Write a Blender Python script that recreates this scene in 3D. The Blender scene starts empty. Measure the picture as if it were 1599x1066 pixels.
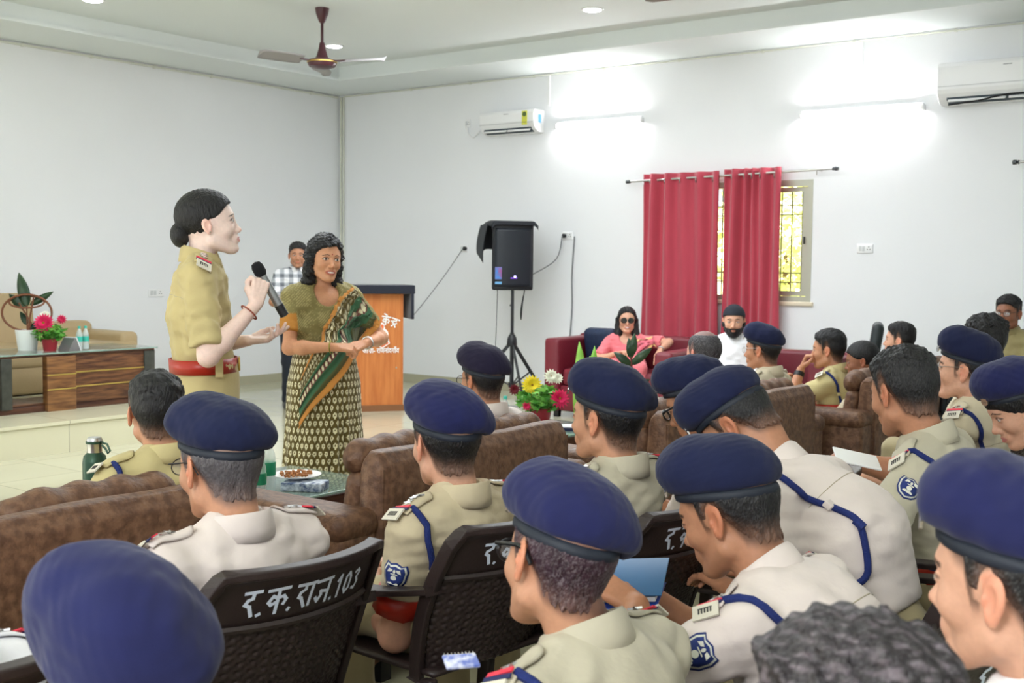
import bpy, math, random
import numpy as np
from mathutils import Vector, Matrix
random.seed(7); RNG = np.random.default_rng(7)
PI = math.pi
SC = bpy.context.scene
COL = SC.collection

# ------------------------------------------------------------------ camera
W_PX, H_PX = 1599, 1066
CX, CY = W_PX/2, H_PX/2
VL = (-1641.0, 388.0); VR = (2178.0, 428.0)          # vanishing points of the two walls
FPX = math.sqrt(-((VL[0]-CX)*(VR[0]-CX)+(VL[1]-CY)*(VR[1]-CY)))
_x = -Vector((VL[0]-CX, -(VL[1]-CY), -FPX)).normalized()
_y = Vector((VR[0]-CX, -(VR[1]-CY), -FPX)).normalized()
_z = _x.cross(_y)
RCAM = Matrix((_x, _y, _z))
CAM = Vector((10.63, -10.52, 1.42))
cam_data = bpy.data.cameras.new('camera'); cam = bpy.data.objects.new('camera', cam_data); COL.objects.link(cam)
cam.matrix_world = Matrix.Translation(CAM) @ RCAM.to_4x4()
cam_data.sensor_fit = 'HORIZONTAL'; cam_data.sensor_width = 36.0; cam_data.lens = FPX/W_PX*36.0
cam_data.clip_start = 0.05
cam_data.dof.use_dof = True; cam_data.dof.focus_distance = 3.6; cam_data.dof.aperture_fstop = 8.0
SC.camera = cam

# ------------------------------------------------------------------ world, light, exposure
w = bpy.data.worlds.new('world'); SC.world = w; w.use_nodes = True
bg = w.node_tree.nodes['Background']; bg.inputs[0].default_value = (0.90, 0.95, 1.0, 1); bg.inputs[1].default_value = 0.95
SC.view_settings.view_transform = 'Standard'; SC.view_settings.look = 'None'
SC.view_settings.exposure = 0.58; SC.view_settings.gamma = 1.0; SC.view_settings.use_curve_mapping = False
def add_light(name, kind, loc, energy, size=1.0, rot=(0,0,0), color=(1,1,1), size_y=None):
    l = bpy.data.lights.new(name, kind); o = bpy.data.objects.new(name, l); COL.objects.link(o)
    o.location = loc; o.rotation_euler = rot; l.energy = energy; l.color = color
    if kind == 'AREA':
        l.size = size
        if size_y: l.shape = 'RECTANGLE'; l.size_y = size_y
    if kind == 'SUN': l.angle = size
    return o
add_light('sun', 'SUN', (0, 0, 12), 34.0, 0.01, tuple(Vector((-.75, .28, -.6)).to_track_quat('-Z', 'Y').to_euler()), (1.0, 0.97, 0.90))
# added broad fills under the ceiling, brightening the walls and the foreground rows
add_light('ceiling_fill', 'AREA', (5.4, -4.4, 3.44), 165, 4.0, (0, 0, 0), (0.90, 0.95, 1.0), 4.0)
add_light('ceiling_fill', 'AREA', (10.4, -10.9, 3.3), 5, 1.6, (math.radians(12), 0, math.radians(20)), (1, 0.985, 0.96), 1.6)
# added soft fill high behind the camera, in place of a bounced flashgun
add_light('rear_fill', 'AREA', (10.0, -12.4, 2.9), 62, 1.0, (1.214, 0, 0.278), (0.97, 0.98, 1.0), 1.0)

# ------------------------------------------------------------------ pixel rays (to measure real positions)
def ray(px, py): return RCAM @ Vector(((px-CX)/FPX, -(py-CY)/FPX, -1.0))
def onx(px, py, x): r = ray(px, py); return CAM + r*((x-CAM.x)/r.x)
def ony(px, py, y): r = ray(px, py); return CAM + r*((y-CAM.y)/r.y)
def onz(px, py, z): r = ray(px, py); return CAM + r*((z-CAM.z)/r.z)
def ond(px, py, d): return CAM + ray(px, py)*d

# ------------------------------------------------------------------ materials
def s2l(c):
    return tuple(((v/12.92) if v <= 0.04045 else ((v+0.055)/1.055)**2.4) for v in c)
def rgb(r, g, b): return s2l((r/255, g/255, b/255))
MATS = {}
def mat(name, col, rough=0.6, metal=0.0, noise=0.0, nscale=8.0, bump=0.0, bscale=60.0, vcol=False, emit=0.0, alpha=1.0,
        trans=0.0, sheen=0.0, spec=0.5, sss=0.0, col2=None, coat=0.0, stretch=(1,1,1), ior=1.45):
    if name in MATS: return MATS[name]
    m = bpy.data.materials.new(name); m.use_nodes = True; nt = m.node_tree; b = nt.nodes['Principled BSDF']
    b.inputs['Roughness'].default_value = rough; b.inputs['Metallic'].default_value = metal
    b.inputs['Specular IOR Level'].default_value = spec; b.inputs['IOR'].default_value = ior
    b.inputs['Base Color'].default_value = (*col, 1)
    if sheen: b.inputs['Sheen Weight'].default_value = sheen; b.inputs['Sheen Roughness'].default_value = 0.5
    if coat: b.inputs['Coat Weight'].default_value = coat; b.inputs['Coat Roughness'].default_value = 0.08
    if trans: b.inputs['Transmission Weight'].default_value = trans
    if alpha < 1: b.inputs['Alpha'].default_value = alpha
    if sss: b.inputs['Subsurface Weight'].default_value = sss; b.inputs['Subsurface Radius'].default_value = (0.012, 0.005, 0.003); b.inputs['Subsurface Scale'].default_value = 1.0
    if emit: b.inputs['Emission Color'].default_value = (*col, 1); b.inputs['Emission Strength'].default_value = emit
    tc = nt.nodes.new('ShaderNodeTexCoord'); mp = nt.nodes.new('ShaderNodeMapping'); mp.inputs['Scale'].default_value = stretch
    nt.links.new(tc.outputs['Object'], mp.inputs['Vector'])
    src = None
    if vcol:
        a = nt.nodes.new('ShaderNodeAttribute'); a.attribute_name = 'Col'; src = a.outputs['Color']
    if noise or col2 is not None:
        n = nt.nodes.new('ShaderNodeTexNoise'); n.inputs['Scale'].default_value = nscale; n.inputs['Detail'].default_value = 6
        nt.links.new(mp.outputs[0], n.inputs['Vector'])
        mx = nt.nodes.new('ShaderNodeMix'); mx.data_type = 'RGBA'
        if col2 is not None:
            cr = nt.nodes.new('ShaderNodeMapRange'); cr.inputs[1].default_value = 0.38; cr.inputs[2].default_value = 0.62
            nt.links.new(n.outputs[0], cr.inputs[0]); nt.links.new(cr.outputs[0], mx.inputs[0])
            mx.inputs[6].default_value = (*col, 1); mx.inputs[7].default_value = (*col2, 1)
        else:
            mx.blend_type = 'MULTIPLY'; mx.inputs[0].default_value = 1.0
            mr = nt.nodes.new('ShaderNodeMapRange'); mr.inputs[1].default_value = 0.3; mr.inputs[2].default_value = 0.7
            mr.inputs[3].default_value = 1-noise; mr.inputs[4].default_value = 1.0
            nt.links.new(n.outputs[0], mr.inputs[0]); nt.links.new(mr.outputs[0], mx.inputs[7])
            if src: nt.links.new(src, mx.inputs[6])
            else: mx.inputs[6].default_value = (*col, 1)
        src = mx.outputs[2]
    if src: nt.links.new(src, b.inputs['Base Color'])
    if bump:
        n2 = nt.nodes.new('ShaderNodeTexNoise'); n2.inputs['Scale'].default_value = bscale; n2.inputs['Detail'].default_value = 4
        nt.links.new(mp.outputs[0], n2.inputs['Vector'])
        bp = nt.nodes.new('ShaderNodeBump'); bp.inputs['Strength'].default_value = bump; bp.inputs['Distance'].default_value = 0.01
        nt.links.new(n2.outputs[0], bp.inputs['Height']); nt.links.new(bp.outputs[0], b.inputs['Normal'])
    MATS[name] = m; return m

# ------------------------------------------------------------------ object helpers
def tag(o, label=None, cat=None, group=None, kind=None):
    if label: o['label'] = label
    if cat: o['category'] = cat
    if group: o['group'] = group
    if kind: o['kind'] = kind
    return o
def empty(name, loc=(0,0,0), rz=0.0, label=None, cat=None, group=None):
    o = bpy.data.objects.new(name, None); COL.objects.link(o); o.empty_display_size = 0.1
    o.location = loc; o.rotation_euler = (0, 0, rz)
    return tag(o, label, cat, group)
class MB:
    """collects vertices and faces into one mesh"""
    def __init__(s): s.v = []; s.f = []; s.c = None
    def add(s, vs, fs):
        n = len(s.v); s.v.extend([tuple(v) for v in vs]); s.f.extend([tuple(i+n for i in f) for f in fs]); return s
    def box(s, c, d, rot=None, bev=0.0):
        x, y, z = d[0]/2, d[1]/2, d[2]/2
        if bev <= 0:
            vs = [Vector((a*x, b*y, e*z)) for a in (-1,1) for b in (-1,1) for e in (-1,1)]
            fs = [(0,1,3,2),(4,6,7,5),(0,4,5,1),(2,3,7,6),(0,2,6,4),(1,5,7,3)]
        else:
            b_ = min(bev, x*.95, y*.95, z*.95); n = 5; vs = []; fs = []
            def prof(hx, hy, k):
                out = []
                for q,(sx,sy) in enumerate(((1,1),(-1,1),(-1,-1),(1,-1))):
                    for i in range(n):
                        a = (q + i/(n-1))*PI/2
                        out.append((sx*(hx-b_)+math.cos(a)*b_*k, sy*(hy-b_)+math.sin(a)*b_*k))
                return out
            rings = []
            for i in range(n): t = i/(n-1)*PI/2; rings.append((-z+b_-b_*math.cos(t), math.sin(t)))
            for i in range(n): t = i/(n-1)*PI/2; rings.append((z-b_+b_*math.sin(t), math.cos(t)))
            L = 4*n
            for zz, k in rings:
                for (px, py) in prof(x, y, k): vs.append(Vector((px, py, zz)))
            for r in range(len(rings)-1):
                for i in range(L): j = (i+1) % L; fs.append((r*L+i, r*L+j, (r+1)*L+j, (r+1)*L+i))
            fs.append(tuple(reversed(range(L)))); fs.append(tuple((len(rings)-1)*L+i for i in range(L)))
        if rot is not None:
            R = rot if isinstance(rot, Matrix) else Matrix.Rotation(rot, 3, 'Z')
            vs = [R @ v for v in vs]
        return s.add([v+Vector(c) for v in vs], fs)
    def tube(s, pts, r, n=8, cap=True):
        pts = [Vector(p) for p in pts]; m = len(pts)
        rs = r if hasattr(r, '__len__') else [r]*m
        t0 = (pts[1]-pts[0]).normalized(); up = Vector((0,0,1)) if abs(t0.z) < .9 else Vector((1,0,0))
        nx = t0.cross(up).normalized(); vs = []; fs = []
        for i, p in enumerate(pts):
            t = (pts[min(i+1, m-1)]-pts[max(i-1, 0)])
            t = t.normalized() if t.length > 1e-9 else t0
            nx = (nx - t*nx.dot(t)); nx = nx.normalized() if nx.length > 1e-6 else t.orthogonal().normalized()
            ny = t.cross(nx)
            for k in range(n):
                a = 2*PI*k/n; vs.append(p + (nx*math.cos(a)+ny*math.sin(a))*rs[i])
        for i in range(m-1):
            for k in range(n): j = (k+1) % n; fs.append((i*n+k, i*n+j, (i+1)*n+j, (i+1)*n+k))
        if cap: fs.append(tuple(reversed(range(n)))); fs.append(tuple((m-1)*n+k for k in range(n)))
        return s.add(vs, fs)
    def lathe(s, prof, c=(0,0,0), n=24, sx=1, sy=1, axis=None):
        vs = []; fs = []; m = len(prof)
        for (r, z) in prof:
            for k in range(n): a = 2*PI*k/n; vs.append(Vector((r*math.cos(a)*sx, r*math.sin(a)*sy, z)))
        for i in range(m-1):
            for k in range(n): j = (k+1) % n; fs.append((i*n+k, i*n+j, (i+1)*n+j, (i+1)*n+k))
        if prof[0][0] > 1e-5: fs.append(tuple(reversed(range(n))))
        if prof[-1][0] > 1e-5: fs.append(tuple((m-1)*n+k for k in range(n)))
        if axis is not None:
            q = Vector((0,0,1)).rotation_difference(Vector(axis)).to_matrix(); vs = [q @ v for v in vs]
        return s.add([v+Vector(c) for v in vs], fs)
    def prism(s, pts2, th, M):
        """outline pts2 in the local x-y plane, thickness th, placed by a 4x4"""
        n = len(pts2)
        vs = [M @ Vector((x, y, -th/2)) for x, y in pts2]+[M @ Vector((x, y, th/2)) for x, y in pts2]
        fs = [tuple(reversed(range(n))), tuple(range(n, 2*n))]+[(i, (i+1) % n, (i+1) % n+n, i+n) for i in range(n)]
        return s.add(vs, fs)
    def grid(s, fn, nu, nv, closed_u=False):
        vs = [fn(i/(nu if closed_u else nu-1), j/(nv-1)) for j in range(nv) for i in range(nu)]
        fs = []
        for j in range(nv-1):
            for i in range(nu if closed_u else nu-1):
                k = (i+1) % nu; fs.append((j*nu+i, j*nu+k, (j+1)*nu+k, (j+1)*nu+i))
        return s.add(vs, fs)
    def build(s, name, m, parent=None, smooth=True, label=None, angle=40, solid=0.0):
        me = bpy.data.meshes.new(name); me.from_pydata([tuple(v) for v in s.v], [], s.f); me.validate(); me.update()
        if s.c is not None:
            at = me.color_attributes.new('Col', 'FLOAT_COLOR', 'POINT'); at.data.foreach_set('color', np.concatenate([np.asarray(s.c, np.float32), np.ones((len(s.c), 1), np.float32)], 1).ravel())
        if m: me.materials.append(m)
        if smooth:
            me.polygons.foreach_set('use_smooth', [True]*len(me.polygons))
            try: me.set_sharp_from_angle(angle=math.radians(angle))
            except Exception: pass
        o = bpy.data.objects.new(name, me); COL.objects.link(o)
        if parent: o.parent = parent
        if label: o['label'] = label
        if solid:
            md = o.modifiers.new('solid', 'SOLIDIFY'); md.thickness = solid; md.offset = 0
        return o
def struct(o): o['kind'] = 'structure'; return o
def copy_tree(o, parent=None):
    c = o.copy(); COL.objects.link(c)
    if parent is not None: c.parent = parent
    for ch in [x for x in o.children]: copy_tree(ch, c)
    return c
def text_obj(name, body, size, M, m, parent=None, th=0.001, bold=0.0):
    c = bpy.data.curves.new(name, 'FONT'); c.body = body; c.size = size; c.extrude = th; c.align_x = 'CENTER'; c.align_y = 'CENTER'; c.offset = bold
    o = bpy.data.objects.new('tmp', c); COL.objects.link(o)
    dg = bpy.context.evaluated_depsgraph_get(); dg.update()
    me = bpy.data.meshes.new_from_object(o.evaluated_get(dg)); bpy.data.objects.remove(o)
    me.materials.clear(); me.materials.append(m); me.transform(M)
    ob = bpy.data.objects.new(name, me); COL.objects.link(ob)
    if parent: ob.parent = parent
    return ob
def frame_m(o, xax, yax, zax):
    M = Matrix((xax, yax, zax)).transposed().to_4x4(); M.translation = Vector(o); return M

# ------------------------------------------------------------------ setting
M_wall = mat('wall_paint', rgb(238,240,243), 0.55, noise=0.025, nscale=1.2, bump=0.05, bscale=40)
M_ceil = mat('ceiling_paint', rgb(226,232,232), 0.7, noise=0.02, nscale=0.8)
M_white = mat('white_plastic', rgb(238,239,240), 0.35)
M_pipe = mat('conduit_plastic', rgb(215,217,205), 0.5)
M_black = mat('black_plastic', rgb(24,25,28), 0.45)
M_steel = mat('steel', rgb(190,190,188), 0.28, 1.0)
M_skirt = mat('skirting_tile', rgb(176,173,150), 0.25)

def tile_floor_mat(name, col, tile=0.6, rough=0.12):
    m = bpy.data.materials.new(name); m.use_nodes = True; nt = m.node_tree; b = nt.nodes['Principled BSDF']
    tc = nt.nodes.new('ShaderNodeTexCoord'); br = nt.nodes.new('ShaderNodeTexBrick')
    br.offset = 0.0; br.inputs['Scale'].default_value = 1.0; br.inputs['Brick Width'].default_value = tile; br.inputs['Row Height'].default_value = tile
    br.inputs['Mortar Size'].default_value = 0.003; br.inputs['Color1'].default_value = (*col, 1); br.inputs['Color2'].default_value = (*[c*0.96 for c in col], 1)
    br.inputs['Mortar'].default_value = (*[c*0.55 for c in col], 1)
    nt.links.new(tc.outputs['Object'], br.inputs['Vector'])
    n = nt.nodes.new('ShaderNodeTexNoise'); n.inputs['Scale'].default_value = 3; n.inputs['Detail'].default_value = 8; nt.links.new(tc.outputs['Object'], n.inputs['Vector'])
    mx = nt.nodes.new('ShaderNodeMix'); mx.data_type = 'RGBA'; mx.blend_type = 'MULTIPLY'; mx.inputs[0].default_value = 1
    mr = nt.nodes.new('ShaderNodeMapRange'); mr.inputs[3].default_value = 0.93; mr.inputs[4].default_value = 1.03
    nt.links.new(n.outputs[0], mr.inputs[0]); nt.links.new(br.outputs[0], mx.inputs[6]); nt.links.new(mr.outputs[0], mx.inputs[7])
    nt.links.new(mx.outputs[2], b.inputs['Base Color']); b.inputs['Roughness'].default_value = rough
    return m
M_floor = tile_floor_mat('floor_tiles', rgb(200,197,172))
M_stage = tile_floor_mat('stage_tiles', rgb(216,212,184), 0.8, 0.2)

XE, YE = 13.5, -13.0
struct(MB().box((XE/2, YE/2, -0.05), (XE+.4, -YE+.4, 0.1)).build('floor', M_floor, smooth=False))
struct(MB().box((-0.1, YE/2, 1.75), (0.2, -YE, 3.5)).build('wall_left', M_wall, smooth=False))
WX0, WX1, WZ0, WZ1 = 4.62, 6.24, 1.10, 2.25       # window opening in the right-hand wall
mb = MB()
mb.box(((WX0-.2)/2, 0.1, 1.75), (WX0+.2, 0.2, 3.5)); mb.box(((WX1+XE)/2, 0.1, 1.75), (XE-WX1, 0.2, 3.5))
mb.box(((WX0+WX1)/2, 0.1, WZ0/2), (WX1-WX0, 0.2, WZ0)); mb.box(((WX0+WX1)/2, 0.1, (WZ1+3.5)/2), (WX1-WX0, 0.2, 3.5-WZ1))
struct(mb.build('wall_right', M_wall, smooth=False))
struct(MB().box((XE+.1, YE/2, 1.75), (.2, -YE+.4, 3.5)).build('wall_unseen', M_wall, smooth=False))  # unseen wall, added to stop the sun entering the open room
# ceiling: soffit ring at 3.5 with the coffer floor at 3.64
mb = MB(); S0 = 0.86
mb.box((S0/2, YE/2, 3.58), (S0, -YE, 0.16)); mb.box(((XE+S0)/2, -S0/2, 3.58), (XE-S0, S0, 0.16))
mb.box((XE/2, YE/2, 3.71), (XE+.4, -YE+.4, 0.1))
struct(mb.build('ceiling', M_ceil, smooth=False))
# small lip moulding around the coffer
mb = MB(); mb.box((S0+.012, (YE-S0)/2, 3.515), (.024, -YE-S0, .03)); mb.box(((XE+S0)/2, -S0-.012, 3.515), (XE-S0, .024, .03))
struct(mb.build('trim_1', M_ceil, smooth=False))
struct(MB().box((0.008, YE/2, 0.05), (0.016, -YE, 0.1)).build('baseboard_left', M_skirt, smooth=False))
struct(MB().box((XE/2, -0.008, 0.05), (XE, 0.016, 0.1)).build('baseboard_right', M_skirt, smooth=False))
STX, STZ, STY = 2.86, 0.24, -4.05
mb = MB(); mb.box((STX/2+.0, (YE+STY)/2, STZ/2-.012), (STX-.03, -YE+STY, STZ-.024)); mb.box((STX/2, (YE+STY)/2, STZ-.012), (STX, -YE+STY+.04, .024))
stage = tag(mb.build('floor_platform', M_stage, smooth=False), kind='structure')

# ------------------------------------------------------------------ window with grille, frame and shutter leaf
wn = empty('window_1', (0, 0, 0)); struct(wn)
M_alu = mat('aluminium_frame', rgb(172,172,158), 0.4, 0.3)
mb = MB()
for (a, b_, c_, d_) in ((WX0, WX1, WZ0, WZ0+.05), (WX0, WX1, WZ1-.06, WZ1), (WX0, WX0+.05, WZ0+.05, WZ1-.06), (WX1-.05, WX1, WZ0+.05, WZ1-.06), ((WX0+WX1)/2-.03, (WX0+WX1)/2+.03, WZ0+.05, WZ1-.06)):
    mb.box(((a+b_)/2, 0.03, (c_+d_)/2), (b_-a, 0.07, d_-c_))
mb.build('window_frame', M_alu, wn, smooth=False)
mb = MB()
for (a, b_, c_, d_) in ((WX1-.11, WX1-.055, WZ0+.055, WZ1-.065), (WX1-.60, WX1-.545, WZ0+.055, WZ1-.065), (WX1-.545, WX1-.11, WZ0+.055, WZ0+.10), (WX1-.545, WX1-.11, WZ1-.11, WZ1-.065)):
    mb.box(((a+b_)/2, 0.045, (c_+d_)/2), (b_-a, 0.03, d_-c_))
mb.build('sash', M_alu, wn, smooth=False)
mb = MB(); x = WX0+.1
while x < WX1-.05: mb.tube([(x, .13, WZ0), (x, .13, WZ1)], .007, 6); x += .105
for z in (WZ0+.18, WZ0+.27, WZ1-.32, WZ1-.23): mb.box(((WX0+WX1)/2, .13, z), (WX1-WX0, .006, .012))
mb.build('grille', mat('grille_paint', rgb(120,120,100), .5), wn)
MB().box(((WX0+WX1)/2, 0.02, WZ0-.02), (WX1-WX0+.06, .1, .04), bev=.008).build('window_sill', mat('sill_paint', rgb(226,214,190), .5), wn)
MB().box((WX1-.075, -.005, 1.68), (.015, .02, .07), bev=.004).build('handle', M_black, wn)
mb = MB().box((WX1-.33, .05, (WZ0+WZ1)/2), (.44, .004, WZ1-WZ0-.2)); mb.build('pane', mat('glass', (1,1,1), 0.0, trans=1.0, ior=1.05), wn, smooth=False)
# greenery outside
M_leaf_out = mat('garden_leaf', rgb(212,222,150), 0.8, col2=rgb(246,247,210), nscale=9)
def leaf_cloud(c, r, n, ls, rnd, flat=.5):
    mb = MB()
    for i in range(n):
        d = Vector((rnd.gauss(0,1), rnd.gauss(0,1), rnd.gauss(0,1))).normalized(); k = rnd.random()**.35
        p = Vector((c[0]+d.x*r[0]*k, c[1]+d.y*r[1]*k, c[2]+d.z*r[2]*k))
        a = Vector((rnd.gauss(0,1), rnd.gauss(0,1), rnd.gauss(0,flat))).normalized(); b = a.orthogonal().normalized()
        q = Matrix.Rotation(rnd.random()*6.28, 3, a); b = q @ b; s_ = ls*(.6+.8*rnd.random())
        mb.add([p-a*s_, p+b*s_*.4, p+a*s_, p-b*s_*.4], [(0,1,2,3)])
    return mb
rr = random.Random(3)
sx_ = [(3.6, 5.4), (6.2, 4.0), (9.0, 5.6), (.8, 4.4)]
for i, (gx, gy) in enumerate(sx_):
    t = empty('garden_tree', (gx, gy, 0), 0, ['leafy tree outside the window behind the left curtain', 'leafy tree seen in the gap between the two red curtains', 'bright leafy tree outside the uncovered strip of barred window', 'leafy tree outside hidden behind the white wall'][i], 'tree', 'trees outside the window')
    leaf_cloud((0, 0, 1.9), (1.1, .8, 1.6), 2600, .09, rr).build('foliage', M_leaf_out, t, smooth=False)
    MB().tube([(0,0,0), (.03,0,1.0), (0,.02,1.6)], [.09,.07,.05], 8).build('trunk', mat('bark', rgb(120,100,80), .9), t)
g = MB().box((6, 6.2, -.05), (20, 12, .08)).build('ground', mat('garden_ground', rgb(190,188,120), .9, noise=.2)); struct(g)
struct(MB().box((6, 8.0, 1.2), (20, .2, 2.4)).build('wall_garden', mat('garden_wall', rgb(226,226,190), .9, noise=.2, nscale=2)))

# ------------------------------------------------------------------ curtains on rods
M_curt = mat('curtain_cloth', rgb(186,64,82), 0.75, noise=.1, nscale=3, sheen=.3, bump=.15, bscale=300)
def curtain(x0, x1, ztop, zbot, folds, label, name='curtain', tight=None):
    t = empty(name, ((x0+x1)/2, -0.12, zbot), 0, label, 'curtain'); w_ = x1-x0
    def fn(u, v):
        uu = u
        if tight: uu = u-tight*math.sin(2*PI*u)/(2*PI)*.9
        a = 2*PI*folds*u
        amp = .035*(1-.25*v)+.012*math.sin(7*u+2*v)
        x = -w_/2+w_*uu+.008*math.sin(5*v+9*u)*v
        x += -.012*v*(1-2*u)*w_
        return Vector((x, amp*math.sin(a+.5*math.sin(3*v+4*u))+.006*math.sin(23*u+5*v), (ztop-zbot)*(1-v)))
    MB().grid(fn, folds*18, 40).build('cloth', M_curt, t, solid=.004)
    for k in range(folds):
        u = (k+.5)/folds+.0
        p = fn(u, .035); 
        MB().add(*_torus(p, .024, .006, Vector((1, .2, 0)))).build('eyelet_ring', M_steel, t)
    return t
def _torus(c, R, r, axis, n=16, m=8):
    q = Vector((0,0,1)).rotation_difference(Vector(axis)).to_matrix(); vs = []; fs = []
    for i in range(n):
        for j in range(m):
            a = 2*PI*i/n; b = 2*PI*j/m
            vs.append(Vector(c)+q @ Vector(((R+r*math.cos(b))*math.cos(a), (R+r*math.cos(b))*math.sin(a), r*math.sin(b))))
    for i in range(n):
        for j in range(m): fs.append((i*m+j, ((i+1)%n)*m+j, ((i+1)%n)*m+(j+1)%m, i*m+(j+1)%m))
    return vs, fs
CYP = -0.12
cL0 = ony(1005,272,CYP); cL1 = ony(1125,268,CYP); cR0 = ony(1131,266,CYP); cR1 = ony(1222,262,CYP)
curtain(cL0.x, cL1.x, cL0.z+.0, 0.12, 5, 'wide red eyelet curtain hanging left of the narrow gap')
curtain(cR0.x, cR1.x, cR0.z+.01, 0.12, 5, 'red eyelet curtain bunched in tight folds beside the uncovered window strip', tight=-.5)
def rod(x0, x1, z0, z1, label):
    t = empty('curtain_rod', (x0, CYP, z0), 0, label, 'curtain rod')
    e = Vector((x1-x0, 0, z1-z0))
    MB().tube([(0,0,0), e], .011, 12).build('pole', M_steel, t)
    for s in (0, 1):
        c = e*s; d = Vector((1,0,0))*(1 if s else -1)
        MB().lathe([(.0,0),(.016,0),(.018,.01),(.012,.016),(.020,.022),(.020,.05),(.014,.056),(.0,.058)], c, 14, axis=d).build('finial', mat('dark_steel', rgb(90,92,95), .3, 1.0), t)
        b = e*(.07 if s == 0 else .93)
        MB().tube([b+Vector((0,-.02,.0)), b+Vector((0,-CYP,0))], .008, 8).tube([b, b+Vector((0,0,-.05))], .005, 6).build('bracket', M_steel, t)
r0 = ony(985,279,CYP); r1 = ony(1300,263,CYP)
rod(r0.x, r1.x, r0.z-.03, r1.z-.0, 'steel rod carrying the two red curtains above the window')
r2 = ony(1592,253,CYP); rod(r2.x, r2.x+2.0, r2.z, r2.z+.03, 'steel rod whose dark end shows at the right edge below the air conditioner')
# ------------------------------------------------------------------ pipes, switches, sockets
t = MB(); 
for x_, r_ in ((.030,.014), (.075,.012)): t.tube([(x_+.01, -.016, .1), (x_+.01, -.016, 3.48)], r_, 10)
tag(t.build('conduit_pipe', M_pipe), 'pair of thin pale conduit pipes running up the room corner', 'conduit')
t = MB().tube([(.018, -.05, 3.475), (.018, -12.5, 3.475)], .012, 8)
for k in range(16): t.box((.016, -.5-k*.75, 3.475), (.03, .03, .034), bev=.004)
tag(t.build('conduit_pipe', M_pipe), 'pale conduit clipped along the top of the left wall', 'conduit')
t = MB().tube([(.1, -.014, 3.482), (13, -.014, 3.482)], .008, 8)
for k in range(14): t.box((1.2+k*.9, -.012, 3.482), (.03, .024, .026), bev=.004)
tag(t.build('conduit_pipe', M_pipe), 'thin conduit clipped along the top of the window wall', 'conduit')
cx_ = ony(858,150,0).x
tag(MB().box((cx_, -.008, 3.32), (.025, .016, .34)).build('conduit_channel', M_white, smooth=False), 'short white wiring channel rising from the small air conditioner', 'conduit')
cx_ = ony(1346,100,0).x
tag(MB().box((cx_, -.008, 3.3), (.02, .016, .38)).build('conduit_channel', M_white, smooth=False), 'short white wiring channel above the wall light between the air conditioners', 'conduit')
def socket(c, nrm, label, plug=False, w_=.15, h_=.085):
    rz = 0 if nrm == 'y' else PI/2*3
    t = empty('wall_switch', c, 0 if nrm == 'y' else PI/2, label, 'socket')
    MB().box((0, -.006, 0), (w_, .012, h_), bev=.005).build('plate', M_white, t)
    mb = MB()
    for k in range(2): mb.box((-w_*.28+k*w_*.2, -.013, 0), (w_*.15, .006, h_*.55), bev=.002)
    mb.build('switch_rocker', mat('switch_grey', rgb(205,208,210), .4), t)
    mb = MB()
    for (dx, dz) in ((0, .014), (-.012, -.008), (.012, -.008)): mb.lathe([(0,0),(.0045,0),(.0045,.003),(0,.003)], (w_*.25+dx, -.0135, dz), 10, axis=(0,-1,0))
    mb.build('socket_hole', M_black, t)
    if plug: MB().lathe([(0,0),(.022,0),(.024,.03),(.012,.04),(.0,.042)], (-w_*.25 if plug < 0 else w_*.25, -.012, 0), 14, axis=(0,-1,0)).build('plug', M_black, t)
    return t
p = ony(725,388,0); socket((p.x, 0, p.z), 'y', 'white wall socket left of the loudspeaker with black plug and sagging cable', plug=1, w_=.12)
p2 = ony(887,368,0); socket((p2.x, 0, p2.z), 'y', 'white wall socket right of the loudspeaker with a black plug', plug=-1, w_=.13)
p3 = ony(1351,388,0); socket((p3.x, 0, p3.z), 'y', 'white switch and socket plate right of the window')
p4 = onx(243,457,0); socket((0, p4.y, p4.z), 'x', 'white socket plate on the left wall behind the standing officer', w_=.2)
p5 = ony(731,193,0); socket((p5.x, 0, p5.z), 'y', 'small white socket left of the small air conditioner', w_=.08, h_=.1)
def cable(name, pts, r, m, label, sub=6):
    P_ = [Vector(q) for q in pts]; out = []
    for i in range(len(P_)-1):
        a = P_[max(i-1,0)]; b = P_[i]; c = P_[i+1]; d = P_[min(i+2, len(P_)-1)]
        for k in range(sub):
            u = k/sub
            out.append(.5*((2*b)+(c-a)*u+(2*a-5*b+4*c-d)*u*u+(3*b-a-3*c+d)*u**3))
    out.append(P_[-1]); return tag(MB().tube(out, r, 6).build(name, m), label, 'cable')
M_gcab = mat('grey_cable', rgb(120,122,126), .5)
cable('power_cable', [(p.x+.03, -.06, p.z), (p.x-.12, -.25, p.z-.35), (2.05, -.9, .86), (2.45, -1.4, .92), (2.75,-1.75,.95)], .006, M_gcab, 'grey cable sagging from the wall socket to the lectern')
cable('power_cable', [(p2.x-.035, -.06, p2.z), (p2.x-.08, -.1, p2.z-.25), (p2.x-.25, -.3, p2.z-.42), (p2.x-.33, -.5, p2.z-.5)], .007, M_gcab, 'dark cable from the right wall socket down to the loudspeaker')
q = [ony(897,369,-.02), ony(893,430,-.02), ony(893,480,-.02), ony(889,535,-.02)]
cable('wall_cable', q, .007, M_gcab, 'thin grey cable hanging straight down the wall beside the loudspeaker')
cable('wall_cable', [(p5.x-.0, -.01, p5.z-.02), (p5.x+.02,-.015,p5.z-.12), (p5.x+.1,-.02,p5.z-.16), (p5.x+.19,-.03,p5.z-.1)], .009, M_white, 'white cable loop running to the small air conditioner')

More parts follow.
